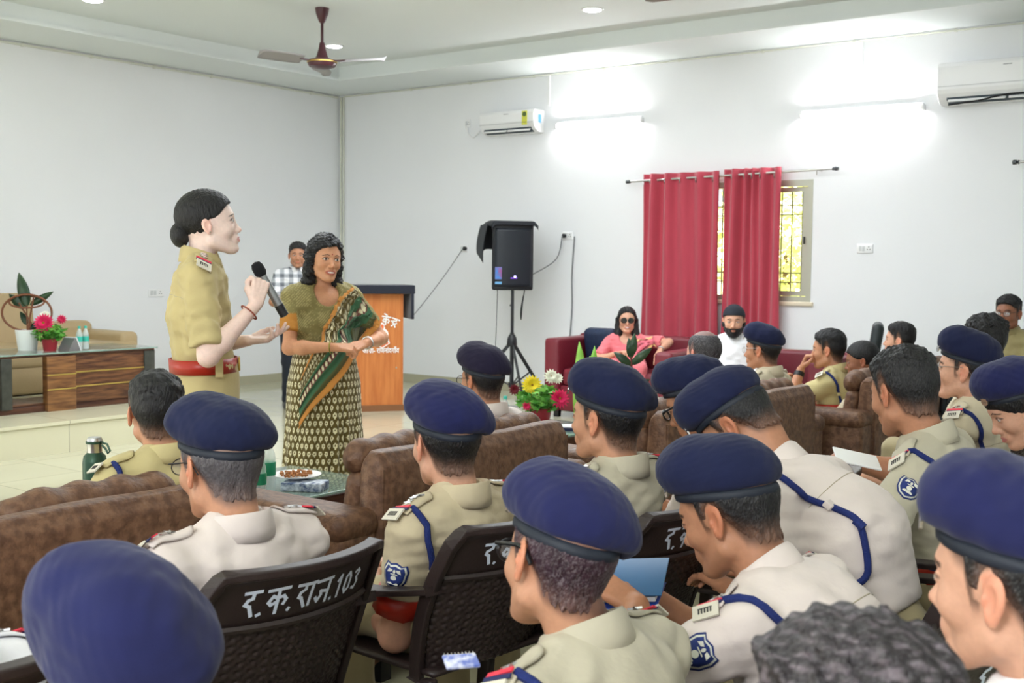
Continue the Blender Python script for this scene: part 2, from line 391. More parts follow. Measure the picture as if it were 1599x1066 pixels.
# ------------------------------------------------------------------ air conditioners
M_ac = mat('ac_plastic', rgb(240,241,242), 0.25)
def aircon(x0, x1, z0, z1, label, sticker=True):
    w_ = x1-x0; h = z1-z0; D = .21
    t = empty('air_conditioner', ((x0+x1)/2, 0, z0), 0, label, 'air conditioner')
    prof = [(0,0), (-.10,0), (-.165,.03), (-.20,.085), (-D,.12), (-D,h-.035), (-.19,h), (0,h)]
    M = Matrix(((0,0,1,0),(1,0,0,0),(0,1,0,0),(0,0,0,1)))
    o = MB().prism([(a,b) for a,b in prof], w_, M).build('housing', M_ac, t, smooth=False)
    md = o.modifiers.new('b','BEVEL'); md.width = .012; md.segments = 3; md.limit_method = 'ANGLE'
    MB().box((0, -.150, .032), (w_*.86, .075, .028), Matrix.Rotation(math.radians(-28), 3, 'X')).build('outlet', mat('ac_dark', rgb(60,72,80), .5), t, smooth=False)
    for s in (-1, 1):
        MB().box((s*w_*.215, -.182, .032), (w_*.41, .012, .045), Matrix.Rotation(math.radians(-42), 3, 'X'), bev=.004).build('louvre', M_ac, t)
    MB().box((0, -D-.002, h*.42), (w_*.98, .006, .006)).build('front_seam', mat('seam_grey', rgb(200,202,204), .5), t, smooth=False)
    MB().box((0, -D-.002, h*.84), (.07, .004, .008), bev=.002).build('maker_plate', mat('grey_print', rgb(170,172,176), .5), t)
    if sticker:
        MB().box((w_*.34, -D-.003, h*.62), (.07, .004, .15)).build('energy_sticker', mat('sticker_yellow', rgb(222,222,90), .5), t, smooth=False)
        MB().lathe([(0,0),(.026,0),(.026,.003),(0,.003)], (w_*.34, -D-.004, h*.78), 16, axis=(0,-1,0)).build('energy_dial', mat('sticker_green', rgb(90,110,60), .5), t)
        MB().box((w_/2+.002, -.1, h*.6), (.004, .05, .09)).build('side_sticker', mat('sticker_blue', rgb(90,160,200), .5), t, smooth=False)
    else:
        pass
    return t
AY = -.21
a0 = ony(748,200,AY); a1 = ony(836,170,AY)
aircon(ony(748,200,AY).x, ony(833,200,AY).x, ony(800,207,AY).z, ony(800,172,AY).z, 'small white air conditioner with yellow energy sticker, nearer the room corner')
b0 = ony(1462,150,AY); 
aircon(b0.x, b0.x+1.15, ony(1475,162,AY).z, ony(1475,98,AY).z, 'large white air conditioner high on the wall at the right edge', sticker=False)
cable('wall_cable', [(b0.x+.1,-.2,ony(1475,164,AY).z), (b0.x+.35,-.2,ony(1475,164,AY).z+.02), (b0.x+.6,-.2,ony(1475,160,AY).z+.035), (b0.x+1.1,-.19,ony(1475,160,AY).z+.03)], .008, M_black, 'black cable under the large air conditioner')
# ------------------------------------------------------------------ wall tube lights (blown out in the photo)
M_tube = mat('tube_glow', (1,1,1), .3, emit=80.0)
def tube_light(x0, x1, z, label):
    t = empty('tube_light', ((x0+x1)/2, 0, z), 0, label, 'tube light')
    MB().box((0, -.018, .03), (x1-x0, .036, .03), bev=.004).build('batten', M_white, t)
    MB().tube([(-(x1-x0)/2+.03, -.05, 0), ((x1-x0)/2-.03, -.05, 0)], .014, 12).build('glowing_tube', M_tube, t)
    for s in (-1, 1): MB().box((s*(x1-x0)/2, -.03, .005), (.03, .06, .05), bev=.006).build('end_cap', M_white, t)
q0 = ony(868,197,-.05); q1 = ony(1000,188,-.05); tube_light(q0.x, q1.x, (q0.z+q1.z)/2, 'glowing tube light on the wall right of the small air conditioner')
q0 = ony(1250,180,-.05); q1 = ony(1440,168,-.05); tube_light(q0.x, q1.x, (q0.z+q1.z)/2, 'glowing tube light on the wall beside the large air conditioner')
# ------------------------------------------------------------------ recessed lights and fans
M_led = mat('led_disc', (1,1,1), .4, emit=30.0)
def downlight(x, y, label):
    t = empty('ceiling_light', (x, y, 3.66), 0, label, 'ceiling light', 'recessed ceiling lights')
    MB().lathe([(.078,0),(.098,0),(.1,-.008),(.080,-.012),(.078,-.008)], (0,0,0), 32).build('bezel', M_white, t)
    MB().lathe([(0,-.018),(.06,-.017),(.079,-.008)], (0,0,0), 32).build('diffuser', M_led, t)
for px, py, lb in ((925,15,'round recessed ceiling light above the curtains'), (522,72,'round recessed ceiling light beside the fan motor'), (145,0,'round recessed ceiling light at the top left edge')):
    q = onz(px, py, 3.655); downlight(q.x, q.y, lb)
M_fan = mat('fan_brown', rgb(74,38,44), .35); M_blade = mat('fan_blade', rgb(150,146,146), .45)
def fan(x, y, label, rz=0.3):
    t = empty('ceiling_fan', (x, y, 3.66), rz, label, 'ceiling fan')
    MB().lathe([(0,0),(.062,0),(.055,-.05),(.03,-.115),(.018,-.13),(0,-.13)], (0,0,0), 20).build('canopy', M_fan, t)
    MB().tube([(0,0,-.12),(0,0,-.34)], .013, 12).build('down_rod', M_fan, t)
    MB().lathe([(0,-.30),(.022,-.30),(.03,-.35),(.05,-.42),(.065,-.44),(.125,-.455),(.13,-.48),(.115,-.51),(.06,-.525),(0,-.525)], (0,0,0), 28).build('motor', M_fan, t)
    MB().lathe([(.13,-.462),(.134,-.466),(.134,-.474),(.13,-.478)], (0,0,0), 28).build('gold_band', mat('gold_trim', rgb(190,160,90), .3, .8), t)
    for k in range(3):
        a = 2*PI*k/3; R_ = Matrix.Rotation(a, 3, 'Z')
        def bl(u, v):
            r = .2+.42*u; w_ = .055+.03*math.sin(PI*min(1,u*1.05))**.6+.012*u
            if u > .93: w_ *= math.sqrt(max(0, 1-((u-.93)/.07)**2))*.7+.3
            return R_ @ Vector((r, (v-.5)*2*w_, -.468+(v-.5)*.05))
        MB().grid(bl, 18, 6).build('blade', M_blade, t, solid=.004)
        MB().box(R_ @ Vector((.165,0,-.466)), (.13,.045,.008), R_).build('blade_arm', M_fan, t, smooth=False)
q = onz(503, 20, 3.62); fan(q.x, q.y, 'brown ceiling fan with grey blades above the left wall')
q = onz(1135, -3, 3.1); fan(q.x, q.y, 'second ceiling fan just showing at the top edge', rz=1.0)
# ------------------------------------------------------------------ brown sofas
M_lea = mat('brown_leather', rgb(88,60,44), 0.5, col2=rgb(120,88,66), nscale=34, bump=.35, bscale=90, spec=.45)
def sofa(name, y0, y1, x_rear, label, cushions=2, arms=(True, True), top=.80):
    """faces world -X; back spans y0..y1, rear face at x_rear"""
    w_ = y1-y0; t = empty(name, (x_rear, (y0+y1)/2, 0), PI, label, 'sofa')
    # local: +X is the sitting direction, rear face at x=0; local +Y is world -Y
    def back(u, v):
        a = (u-.5)*w_
        prof = [(0.02,.10),(0,.35),(-.005,.66),(.005,top-.05),(.035,top-.008),(.075,top-.004),(.11,top-.04),(.13,.5),(.15,.25)]
        k = v*(len(prof)-1); i = min(int(k), len(prof)-2); f = k-i
        x = prof[i][0]*(1-f)+prof[i+1][0]*f; z = prof[i][1]*(1-f)+prof[i+1][1]*f
        e = min(1, (1-abs(2*u-1))*w_/2/.035); e = math.sqrt(max(0, 1-(1-e)**2))
        xm = .065
        return Vector((xm+(x-xm)*(.72+.28*e), a, z-(1-e)*.02+.004*math.sin(a*13+1)*v))
    o = MB().grid(back, 50, 46); n = 50
    o.f.append(tuple(j*n for j in range(46))); o.f.append(tuple(j*n+n-1 for j in reversed(range(46))))
    o.build('backrest', M_lea, t, angle=60)
    # piping down the rear edges
    for s in (-1, 1): MB().tube([(.0+.01, s*(w_/2-.012), z) for z in (.12, .3, .5, .66, top-.06)], .007, 6).build('piping', M_lea, t)
    cw = w_/cushions
    for k in range(cushions):
        mb = MB(); cy = -w_/2+cw*(k+.5)
        def cu(u, v, cy=cy, k=k):
            a = 2*PI*v; s_ = 2*u-1
            e = (1-abs(s_)**5)**.3
            rx, rz = .062, .066
            z0 = top-.02
            return Vector((.165+rx*math.cos(a)*e+.004*math.sin(9*s_+k), cy+s_*cw*.49, z0-.02+rz*math.sin(a)*e+.006*math.sin(14*s_+3*k)))
        mb.grid(cu, 30, 25)
        mb.build('head_cushion', M_lea, t, angle=70)
        MB().box((.175, cy, .56), (.09, cw*.97, .32), Matrix.Rotation(math.radians(-10), 3, 'Y'), bev=.05).build('back_cushion', M_lea, t)
        MB().box((.45, cy, .37), (.48, cw*.985, .17), bev=.055).build('seat_cushion', M_lea, t)
    for s, on in zip((1, -1), arms):
        if on:
            aw = .17
            o = MB().box((.37, s*(w_/2+aw/2-.005), .30), (.70, aw, .50), bev=.03)
            o.build('armrest', M_lea, t)
            MB().box((.37, s*(w_/2+aw/2), .565), (.72, aw+.03, .10), bev=.045).build('arm_pad', M_lea, t)
    MB().box((.38, 0, .19), (.66, w_-.01, .24), bev=.02).build('base', M_lea, t)
    for a in (.08, .68):
        for b in (-1, 1): MB().box((a, b*(w_/2-.08), .035), (.05, .05, .07)).build('sofa_foot', M_black, t, smooth=False)
    return t
sofa('brown_sofa', -10.05, -8.42, 8.0, 'brown leather sofa at the left with the officer beside the green flask in it', 3)
sofa('brown_sofa', -7.72, -6.62, 8.0, 'brown leather sofa behind which the glasses wearing officers sit, glass table at its left arm', 2)
sofa('brown_sofa', -6.12, -4.50, 8.17, 'brown leather sofa in the middle right with a bare mottled rear panel', 3)
zD = onz(1357, 600, .79)
sofa('brown_sofa', zD.y-2.3 if False else -3.95, -2.2, 8.3, 'brown leather sofa at the right whose left side faces the empty gap', 3)

# ------------------------------------------------------------------ low glass topped tables
M_dwood = mat('dark_wood', rgb(62,36,28), .35, col2=rgb(92,58,42), nscale=4, stretch=(1,1,12))
M_glass = mat('green_glass', rgb(150,185,175), 0.03, alpha=.55, spec=.8, coat=1.0)
def glass_table(c, sx, sy, h, label, rz=0):
    t = empty('side_table', (c[0], c[1], 0), rz, label, 'table')
    MB().box((0,0,h-.006), (sx, sy, .012), bev=.004).build('glass_top', M_glass, t)
    MB().box((0,0,h-.075), (sx*.92, sy*.92, .11), bev=.006).build('apron', M_dwood, t)
    for a in (-1,1):
        for b in (-1,1): MB().box((a*sx*.4, b*sy*.4, (h-.13)/2), (.06,.06,h-.13), bev=.005).build('leg', M_dwood, t)
    MB().box((0,0,.12), (sx*.8, sy*.8, .02)).build('shelf', M_dwood, t, smooth=False)
    return t
TZ = .50
ta = onz(440, 765, TZ)
TB = (6.95, -7.20)
glass_table(TB, .60, .62, TZ, 'dark wooden side table with green glass top holding snacks and water')
TC = (6.62, -4.90)
glass_table((TC[0]+.05, TC[1]), .6, .6, .47, 'dark low table holding the yellow and red flower basket')
# ------------------------------------------------------------------ bottles, plates, boxes
M_pet = mat('clear_plastic', rgb(226,238,238), .05, alpha=.38, spec=.8)
M_wlab = mat('green_label', rgb(40,150,110), .5); M_wlab2 = mat('teal_label', rgb(60,178,160), .5)
def bottle(c, h, lab, label, group, cap=None):
    t = empty('water_bottle', c, 0, label, 'bottle', group); r = h*.135
    pr = [(0,0),(r*.85,0),(r,.02*h)]+[(r*(1-.05*(i%2)), h*(.06+.05*i)) for i in range(10)]+[(r,h*.62),(r*.9,h*.70),(r*.5,h*.84),(r*.38,h*.88),(r*.38,h*.93)]
    MB().lathe(pr, (0,0,0), 20).build('bottle_body', M_pet, t)
    MB().lathe([(r*.93,h*.02),(r*.93,h*.55),(r*.0,h*.56)], (0,0,0), 16).build('water', mat('water', rgb(235,245,246), .02, alpha=.25), t)
    MB().lathe([(r*1.02,h*.34),(r*1.03,h*.35),(r*1.03,h*.55),(r*1.02,h*.56)], (0,0,0), 20).build('paper_band', lab, t)
    MB().lathe([(r*.45,h*.90),(r*.46,h*.98),(r*.4,h),(0,h)], (0,0,0), 16).build('bottle_cap', lab, t)
    return t
b1 = onz(418, 772, TZ); b2 = onz(409, 780, TZ)
bottle((b1.x, b1.y, TZ), .235, M_wlab, 'clear water bottle with green band and cap beside the snack plate', 'bottles on the glass table')
bottle((b2.x+.02, b2.y-.03, TZ), .20, M_wlab, 'shorter clear bottle half hidden behind the grey haired officer', 'bottles on the glass table')
pc = onz(463, 758, TZ)
t = empty('snack_plate', (pc.x, pc.y, TZ+.034), 0, 'white plate of brown snacks resting over the patterned box', 'plate')
MB().lathe([(0,0),(.05,0),(.10,.012),(.103,.016),(.098,.016),(.05,.005),(0,.005)], (0,0,0), 32).build('plate', M_white, t)
rr = random.Random(5); mb = MB()
for i in range(90):
    a = rr.random()*6.28; r_ = .065*math.sqrt(rr.random()); mb.box((r_*math.cos(a), r_*math.sin(a), .012+.012*rr.random()), (.012,.008,.008), Matrix.Rotation(rr.random()*3, 3, 'Z') @ Matrix.Rotation(rr.random(), 3, 'X'), bev=.003)
tag(mb.build('snack_mix', mat('snack', rgb(176,112,56), .6, noise=.3, nscale=80), t), kind='stuff')
pc2 = onz(466, 762, TZ)
t = empty('tissue_box', (pc2.x+.04, pc2.y+.0, TZ), .5, 'blue and white patterned box lying under the snack plate', 'box')
MB().box((0,0,.017), (.17,.11,.034), bev=.004).build('carton', mat('carton_print', rgb(205,212,222), .5, col2=rgb(60,80,120), nscale=40), t)
# ------------------------------------------------------------------ flowers
M_gleaf = mat('flower_leaf', rgb(58,132,40), .55, col2=rgb(120,178,70), nscale=14)
M_dleaf = mat('rubber_leaf', rgb(26,52,36), .3, col2=rgb(46,72,44), nscale=10)
def blossom(mb_p, mb_c, c, r, d, petals=16):
    d = Vector(d).normalized(); a = d.orthogonal().normalized(); b = d.cross(a)
    for ly in range(3):
        rr_ = r*(1-.25*ly)
        for k in range(petals):
            th = 2*PI*k/petals+ly*.3; o = a*math.cos(th)+b*math.sin(th); s_ = -a*math.sin(th)+b*math.cos(th)
            p0 = Vector(c)+d*.004*ly; tip = p0+o*rr_+d*(.25*r*(ly+.3)); m_ = p0+o*rr_*.6+d*(.18*r*(ly+.5)); wd = r*.17
            mb_p.add([p0, m_-s_*wd, tip, m_+s_*wd], [(0,1,2,3)])
    mb_c.lathe([(0,.3*r),(.2*r,.22*r),(.26*r,0),(0,0)], c, 10, axis=d)
def flower_arr(c, scale, flowers, label, pot, seed):
    t = empty('flower_basket', c, 0, label, 'flowers'); rr = random.Random(seed)
    MB().lathe([(0,0),(.05*scale,0),(.065*scale,.09*scale),(.07*scale,.10*scale),(.06*scale,.10*scale),(0,.09*scale)], (0,0,0), 18).build('pot', pot, t)
    leaf_cloud((0,0,.15*scale), (.13*scale,.13*scale,.075*scale), 330, .028*scale, rr).build('foliage', M_gleaf, t, smooth=False)
    for (dx, dy, dz, r, m_, n_) in flowers:
        mp = MB(); mc = MB(); blossom(mp, mc, (dx*scale, dy*scale, dz*scale), r*scale, (dx*.5+.9, dy*.5-.8, .35), n_)
        f = mp.build('blossom', m_, t, smooth=False); mc.build('flower_centre', mat('flower_centre', rgb(150,120,40), .7), f)
    return t
M_mag = mat('magenta_petal', rgb(214,40,96), .55); M_yel = mat('yellow_petal', rgb(240,222,60), .55); M_wht = mat('white_petal', rgb(240,242,226), .6); M_mar = mat('maroon_petal', rgb(110,20,36), .6)
M_potred = mat('red_pot', rgb(150,36,46), .4); M_potw = mat('white_pot', rgb(232,234,232), .3)
fc = onz(858, 656, .47)
flower_arr((TC[0]+.0, TC[1], .47), 1.08, [(-.02,-.05,.225,.062,M_yel,18),(.13,.0,.16,.058,M_mag,16),(-.10,-.10,.20,.035,M_mar,12),(.03,.06,.27,.045,M_wht,14),(.06,.08,.26,.035,M_wht,12),(.0,-.12,.12,.03,M_mag,10)],
           'basket with yellow, white and magenta flowers behind the brown sofa', M_potred, 4)
for k, (px, py) in enumerate(((820, 655), (832, 655))):
    q = onz(px, py, .47); bottle((TC[0]-.16+.07*k, TC[1]-.22-.0*k, .47), .19, M_wlab2, ['clear bottle with teal cap beside the yellow flowers', 'second clear bottle touching the yellow flower basket'][k], 'bottles by the yellow flowers')
q = onz(882, 664, .47)
t = empty('notebook', (TC[0]+.25, TC[1]+.0, .47), .6, 'dark blue notebook with white pages lying by the flower basket', 'book')
MB().box((0,0,.01), (.2,.14,.02), bev=.002).build('cover', mat('navy_cover', rgb(24,32,70), .4), t); MB().box((0,0,.023), (.18,.12,.006)).build('paper', M_white, t, smooth=False)

# ------------------------------------------------------------------ stage furniture: desk, sofa, plants
M_stone = mat('desk_post', rgb(70,72,66), .3, noise=.4, nscale=20)
M_walnut = mat('walnut', rgb(70,42,30), .35, col2=rgb(118,80,52), nscale=5, stretch=(1, 1, 9))
M_walnut2 = mat('walnut_light', rgb(98,64,40), .35, col2=rgb(140,98,60), nscale=5, stretch=(1, 1, 9))
M_gold = mat('gold_strip', rgb(200,176,96), .3, .6)
DX = 2.28; DZ0 = STZ; DZ1 = .70
def dy(px): return onx(px, 600, DX).y
t = empty('centre_table', (DX, dy(120), STZ), 0, 'long dark walnut table with gold strips standing on the platform', 'table')
B_ = Vector((DX, dy(120), STZ))
def wb(name, xr, y0, y1, z0, z1, m_, bev=.004):
    return MB().box((xr[0]/2+xr[1]/2-B_.x+DX, (y0+y1)/2-B_.y, (z0+z1)/2-B_.z), (xr[1]-xr[0], y1-y0, z1-z0), bev=bev).build(name, m_, t)
D_ = -.62
yl = dy(0)-.6; yr = dy(242)
wb('glass_top', (D_-.02, .02), yl-.02, yr+.02, DZ1-.012, DZ1, M_glass)
wb('table_top', (D_, 0), yl, yr, DZ1-.03, DZ1-.013, M_dwood)
wb('corner_post', (-.06, .004), dy(226), yr, DZ0, DZ1-.03, M_stone)
wb('corner_post', (-.06, .004), dy(2), dy(19), DZ0+.04, DZ1-.03, M_stone)
wb('drawer_front', (-.05, -.01), dy(118), dy(226), DZ0+.05, DZ1-.03, M_walnut)
wb('plinth', (D_+.04, -.02), yl, yr, DZ0, DZ0+.05, M_dwood)
wb('centre_panel', (-.05, .02), dy(72), dy(117), DZ0, DZ1-.03, M_walnut2)
wb('side_panel', (D_, -.0), yr-.025, yr, DZ0, DZ1-.03, M_dwood)
wb('niche_floor', (D_+.02, -.03), dy(19), dy(72), DZ0+.05, DZ0+.07, M_walnut)
wb('niche_back', (D_+.02, D_+.05), yl, dy(72), DZ0+.05, DZ1-.03, M_black)
wb('left_cabinet', (-.5, -.04), yl, dy(2), DZ0+.05, DZ1-.03, M_walnut)
for f_ in (.36, .66):
    z = DZ1-.03-(DZ1-.08-DZ0)*f_
    wb('gold_strip', (-.012, -.004), dy(118), dy(226), z-.005, z+.005, M_gold, 0)
for f_ in (.38, .68):
    z = DZ1-.03-(DZ1-.08-DZ0)*f_
    wb('gold_strip', (.018, .024), dy(72), dy(117), z-.005, z+.005, M_gold, 0)
M_beige = mat('beige_leather', rgb(178,156,118), .5, noise=.08, nscale=6, bump=.1)
t = empty('beige_sofa', (.55, -4.9, STZ), 0, 'beige leather sofa against the left wall on the platform', 'sofa')
yy = onx(78, 480, .75).y; y2 = onx(168, 520, .75).y
def lb(name, c, d, bev, R_=None):
    return MB().box(Vector(c)-Vector((.55,-4.9,STZ)), d, R_, bev=bev).build(name, M_beige, t)
ztop = onx(60, 458, .55).z
lb('backrest', (.42, yy-.85, (STZ+ztop)/2+.1), (.2, 1.7, ztop-STZ-.2), .05, Matrix.Rotation(-.12, 3, 'Y'))
lb('wing_cushion', (.45, (yy+y2)/2-.02, (STZ+onx(130,500,.5).z)/2+.05), (.22, y2-yy+.02, onx(130,500,.5).z-STZ-.1), .07)
lb('armrest', (.75, y2-.02, (STZ+onx(160,517,.9).z)/2), (.8, .19, onx(160,517,.9).z-STZ), .05)
lb('seat_cushion', (.85, yy-.5, STZ+.33), (.7, 2.3, .2), .06)
lb('base', (.8, yy-.5, STZ+.14), (.75, 2.4, .26), .03)
# heart trellis plant, red flower pot, name plate, bottles on the centre table
pz = DZ1
c0 = onx(43, 545, DX-.35); c0 = Vector((DX-.35, c0.y, pz))
t = empty('potted_plant', c0, 0, 'white pot with a rubber plant growing through a brown ring trellis', 'plant')
MB().lathe([(0,0),(.07,0),(.085,.11),(.092,.16),(.088,.165),(.08,.155),(0,.15)], (0,0,0), 24).build('pot', M_potw, t)
M_cane = mat('cane', rgb(112,66,40), .5)
mb = MB()
rg = Vector((-.8, .6, 0)).cross(Vector((0,0,1))).normalized()    # plane facing the hall
def ringpt(a, rx, rz, z0, tilt=0): return rg*(rx*math.cos(a))+Vector((0,0,z0+rz*math.sin(a)))+Vector((-.8,.6,0))*(tilt*math.sin(a))
mb.tube([ringpt(2*PI*k/40-PI/2, .185, .145, .30) for k in range(41)], .009, 8)
mb.tube([ringpt(2*PI*k/30, .13, .045, .385, .05) for k in range(31)], .008, 8)
mb.tube([(0,0,.12), rg*.03+Vector((0,0,.22)), rg*-.06+Vector((0,0,.38))], .007, 8).tube([(0,0,.12), rg*.02+Vector((0,0,.25)), rg*.05+Vector((0,0,.42))], .007, 8)
mb.build('ring_trellis', M_cane, t)
def leafmesh(mb, base, tip, wd, n=10, curl=.02, up=Vector((0,0,1))):
    base = Vector(base); tip = Vector(tip); ax = tip-base; L = ax.length; a = ax.normalized(); sd = a.cross(Vector(up)).normalized() if abs(a.dot(Vector(up))) < .98 else a.orthogonal().normalized(); nn = sd.cross(a)
    vs = []; fs = []
    for i in range(n+1):
        u = i/n; w_ = wd*math.sin(PI*min(.999, u**.8))**.8+.001
        c = base+ax*u+nn*(curl*math.sin(PI*u))
        vs += [c-sd*w_+nn*.2*w_, c, c+sd*w_+nn*.2*w_]
    for i in range(n):
        k = i*3; fs += [(k,k+1,k+4,k+3),(k+1,k+2,k+5,k+4)]
    mb.add(vs, fs)
for (b0_, t0_, w0_) in (((.0,.0,.34),(-.055,-.02,.62),.045),((.02,0,.36),(.20,.02,.47),.028),((-.02,0,.33),(-.13,-.02,.45),.036),((0,0,.2),(-.05,0,.31),.025),((.01,0,.16),(.10,0,.22),.03)):
    mb = MB(); leafmesh(mb, rg*-b0_[0]+Vector((0,0,b0_[2])) if False else rg*b0_[0]+Vector((0,0,b0_[2])), rg*t0_[0]+Vector((0,0,t0_[2])), w0_, up=Vector((-.8,.6,0)))
    mb.build('leaf', M_dleaf, t, solid=.002)
MB().tube([(0,0,.14),(.0,.0,.36)], .006, 6).build('stem', M_cane, t)
q = onx(78, 548, DX-.18)
flower_arr((DX-.18, q.y, pz), .95, [(.03,-.07,.235,.085,M_mag,20),(.02,.10,.26,.045,M_mag,12),(-.03,-.02,.29,.05,M_wht,14)], 'red pot with a magenta flower and leaves on the walnut table', M_potred, 9)
q = onx(108, 543, DX-.14)
t = empty('name_plate', (DX-.14, q.y, pz), .2, 'silver tent name plate with white back beside the red pot', 'name plate')
MB().prism([(-.06,0),(.06,0),(.012,.10),(-.0,.10)], .12, Matrix(((1,0,0,0),(0,0,1,0),(0,1,0,0),(0,0,0,1))) @ Matrix.Rotation(PI/2, 4, 'Y') if False else Matrix(((0,0,-1,0),(1,0,0,0),(0,1,0,0),(0,0,0,1)))).build('tent_card', mat('brushed_plate', rgb(150,152,152), .35, .6), t, smooth=False)
MB().box((0,.042,.05), (.125,.008,.115), Matrix.Rotation(.42,3,'X')).build('white_edge', M_white, t, smooth=False)
for k, px in enumerate((124, 134)):
    q = onx(px, 545, DX-.14); bottle((DX-.14, q.y, pz), .19, M_wlab2, ['left of two small clear bottles with teal bands on the walnut table', 'right of two small clear bottles with teal bands on the walnut table'][k], 'bottles on the walnut table')

# ------------------------------------------------------------------ lectern
M_lect = mat('lectern_laminate', rgb(182,104,52), .4, col2=rgb(200,124,66), nscale=4, stretch=(6,6,.6))
pl = onz(553, 643, 0); pr = onz(629, 641, 0)
ex = (pr-pl); PW = ex.length; exn = ex.normalized(); nrm = Vector((exn.y, -exn.x, 0))
LR = math.atan2(exn.y, exn.x)
t = empty('lectern', ((pl.x+pr.x)/2, (pl.y+pr.y)/2, 0), LR, 'tall orange wood lectern with dark padded top and white Hindi lettering', 'lectern')
LH = 1.14
def lec(name, prof_b, prof_t, z0, z1, m_):
    x0, x1, y0, y1 = prof_b; a0, a1, c0_, c1_ = prof_t
    vs = [(x0,y0,z0),(x1,y0,z0),(x1,y1,z0),(x0,y1,z0),(a0,c0_,z1),(a1,c0_,z1),(a1,c1_,z1),(a0,c1_,z1)]
    return MB().add(vs, [(3,2,1,0),(4,5,6,7),(0,1,5,4),(1,2,6,5),(2,3,7,6),(3,0,4,7)]).build(name, m_, t, smooth=False)
hw = PW/2
lec('plinth', (-hw-.01,hw+.01,-.012,.42), (-hw-.01,hw+.01,-.012,.42), 0, .06, mat('lectern_plinth', rgb(130,86,54), .5))
lec('body', (-hw,hw,0,.40), (-hw*.93,hw*1.0,0,.42), .06, LH, M_lect)
M_vel = mat('navy_velvet', rgb(20,24,40), .85, sheen=.4)
MB().box((.03,.20,LH+.035), (PW*1.30,.56,.085), bev=.01).build('cloth_top', M_vel, t)
MB().box((PW*.66,.20,LH-.12), (.03,.56,.26), bev=.006).build('cloth_side', M_vel, t)
M_lw = mat('white_paint_letter', rgb(244,244,244), .5)
def strokes(mb, polys, M, sc, wd, th=.002, warp=None):
    for pl_ in polys:
        for (a, b) in zip(pl_[:-1], pl_[1:]):
            a = Vector((a[0]*sc, a[1]*sc, 0)); b = Vector((b[0]*sc, b[1]*sc, 0)); d = b-a
            if d.length < 1e-6: continue
            d.normalize(); n_ = Vector((-d.y, d.x, 0))*wd/2; a = a-d*wd*.4; b = b+d*wd*.4
            q = [a-n_, b-n_, b+n_, a+n_]
            vs = []
            for v in q: vs.append(warp(v.x, v.y, th) if warp else M @ Vector((v.x, v.y, th)))
            mb.add(vs, [(0,1,2,3)])
# Devanagari drawn as brush strokes on a 1-unit body height (head line at y=1)
GL = {
 'ra': (.62, [[(0,1),(.62,1)],[(.35,1),(.36,.78),(.15,.66),(.12,.5),(.28,.42),(.45,.0)]]),
 'aa': (.22, [[(0,1),(.22,1)],[(.1,1),(.1,0)]]),
 'ii': (.34, [[(0,1),(.3,1)],[(.14,0),(.14,1),(.1,1.25),(-.1,1.35),(-.3,1.15)]]),
 'ka': (.86, [[(0,1),(.86,1)],[(.42,1),(.42,0)],[(.42,.62),(.2,.72),(.08,.5),(.2,.32),(.42,.5)],[(.42,.6),(.66,.7),(.78,.5),(.7,.3)]]),
 'ja': (.82, [[(0,1),(.82,1)],[(.66,1),(.66,0)],[(.66,.5),(.3,.5),(.34,.3),(.22,.1),(.05,.25)]]),
 'ksha': (.84, [[(0,1),(.84,1)],[(.68,1),(.68,0)],[(.2,1),(.12,.75),(.34,.62),(.5,.72),(.34,.62),(.1,.42),(.2,.22),(.4,.3),(.5,.55),(.68,.5)],[(.2,.22),(.34,.02)]]),
 'e': (0, [[(-.42,1),(-.55,1.2),(-.75,1.32)]]),
 'na': (.66, [[(0,1),(.66,1)],[(.5,1),(.5,0)],[(.5,.5),(.2,.5),(.12,.4),(.2,.3)]]),
 'ndra': (.8, [[(0,1),(.8,1)],[(.5,1),(.5,.75),(.2,.66),(.15,.45),(.35,.35),(.6,.5),(.45,.28),(.6,.0)],[(.38,.3),(.1,.02)],[(0,.6),(.2,.6)]]),
 'dot': (.2, [[(.06,0),(.10,.03)]]), ' ': (.4, []),
 '1': (.36, [[(.05,.75),(.2,.95),(.2,0)]]), '0': (.6, [[(.28,.95),(.1,.75),(.08,.3),(.25,.02),(.45,.2),(.47,.7),(.28,.95)]]),
 '3': (.55, [[(.08,.85),(.28,.95),(.42,.78),(.22,.52),(.42,.35),(.3,.05),(.06,.1)]]), '2': (.55, [[(.08,.8),(.25,.95),(.42,.75),(.1,.05),(.45,.05)]]), '7': (.5, [[(.05,.92),(.42,.92),(.2,.0)]]),
 '8': (.55, [[(.25,.5),(.1,.72),(.25,.95),(.4,.72),(.25,.5),(.08,.25),(.25,.02),(.42,.25),(.25,.5)]]),
}
def write(word):
    x = 0; out = []
    for g in word:
        wd, ps = GL[g]
        for p_ in ps: out.append([(x+a, b) for a, b in p_])
        x += wd+(.10 if g not in ('ra','ksha') else .0)
    return [[(a-x/2, b) for a, b in p_] for p_ in out], x
ML = Matrix(((1,0,0,0),(0,0,-1,0),(0,1,0,0),(0,0,0,1)))
ps, xw = write(['aa','ra','ksha','ii',' ','ka','e','ndra'])
mb = MB(); R0 = .42
def arcw(x, y, th):
    a = x/R0; r_ = R0+y; return Vector((r_*math.sin(a), -.002-th*.5, LH-.30+(r_*math.cos(a)-R0)*1.0))
strokes(mb, ps, None, .078, .0125, .003, warp=arcw); mb.build('title_lettering', M_lw, t, smooth=False)
text_obj('district_lettering', 'जिला- राजनांदगाँव', .066, Matrix.Translation((.02,-.004,LH-.555)) @ ML @ Matrix.Scale(.8, 4, (1,0,0)), M_lw, t, bold=.0012)
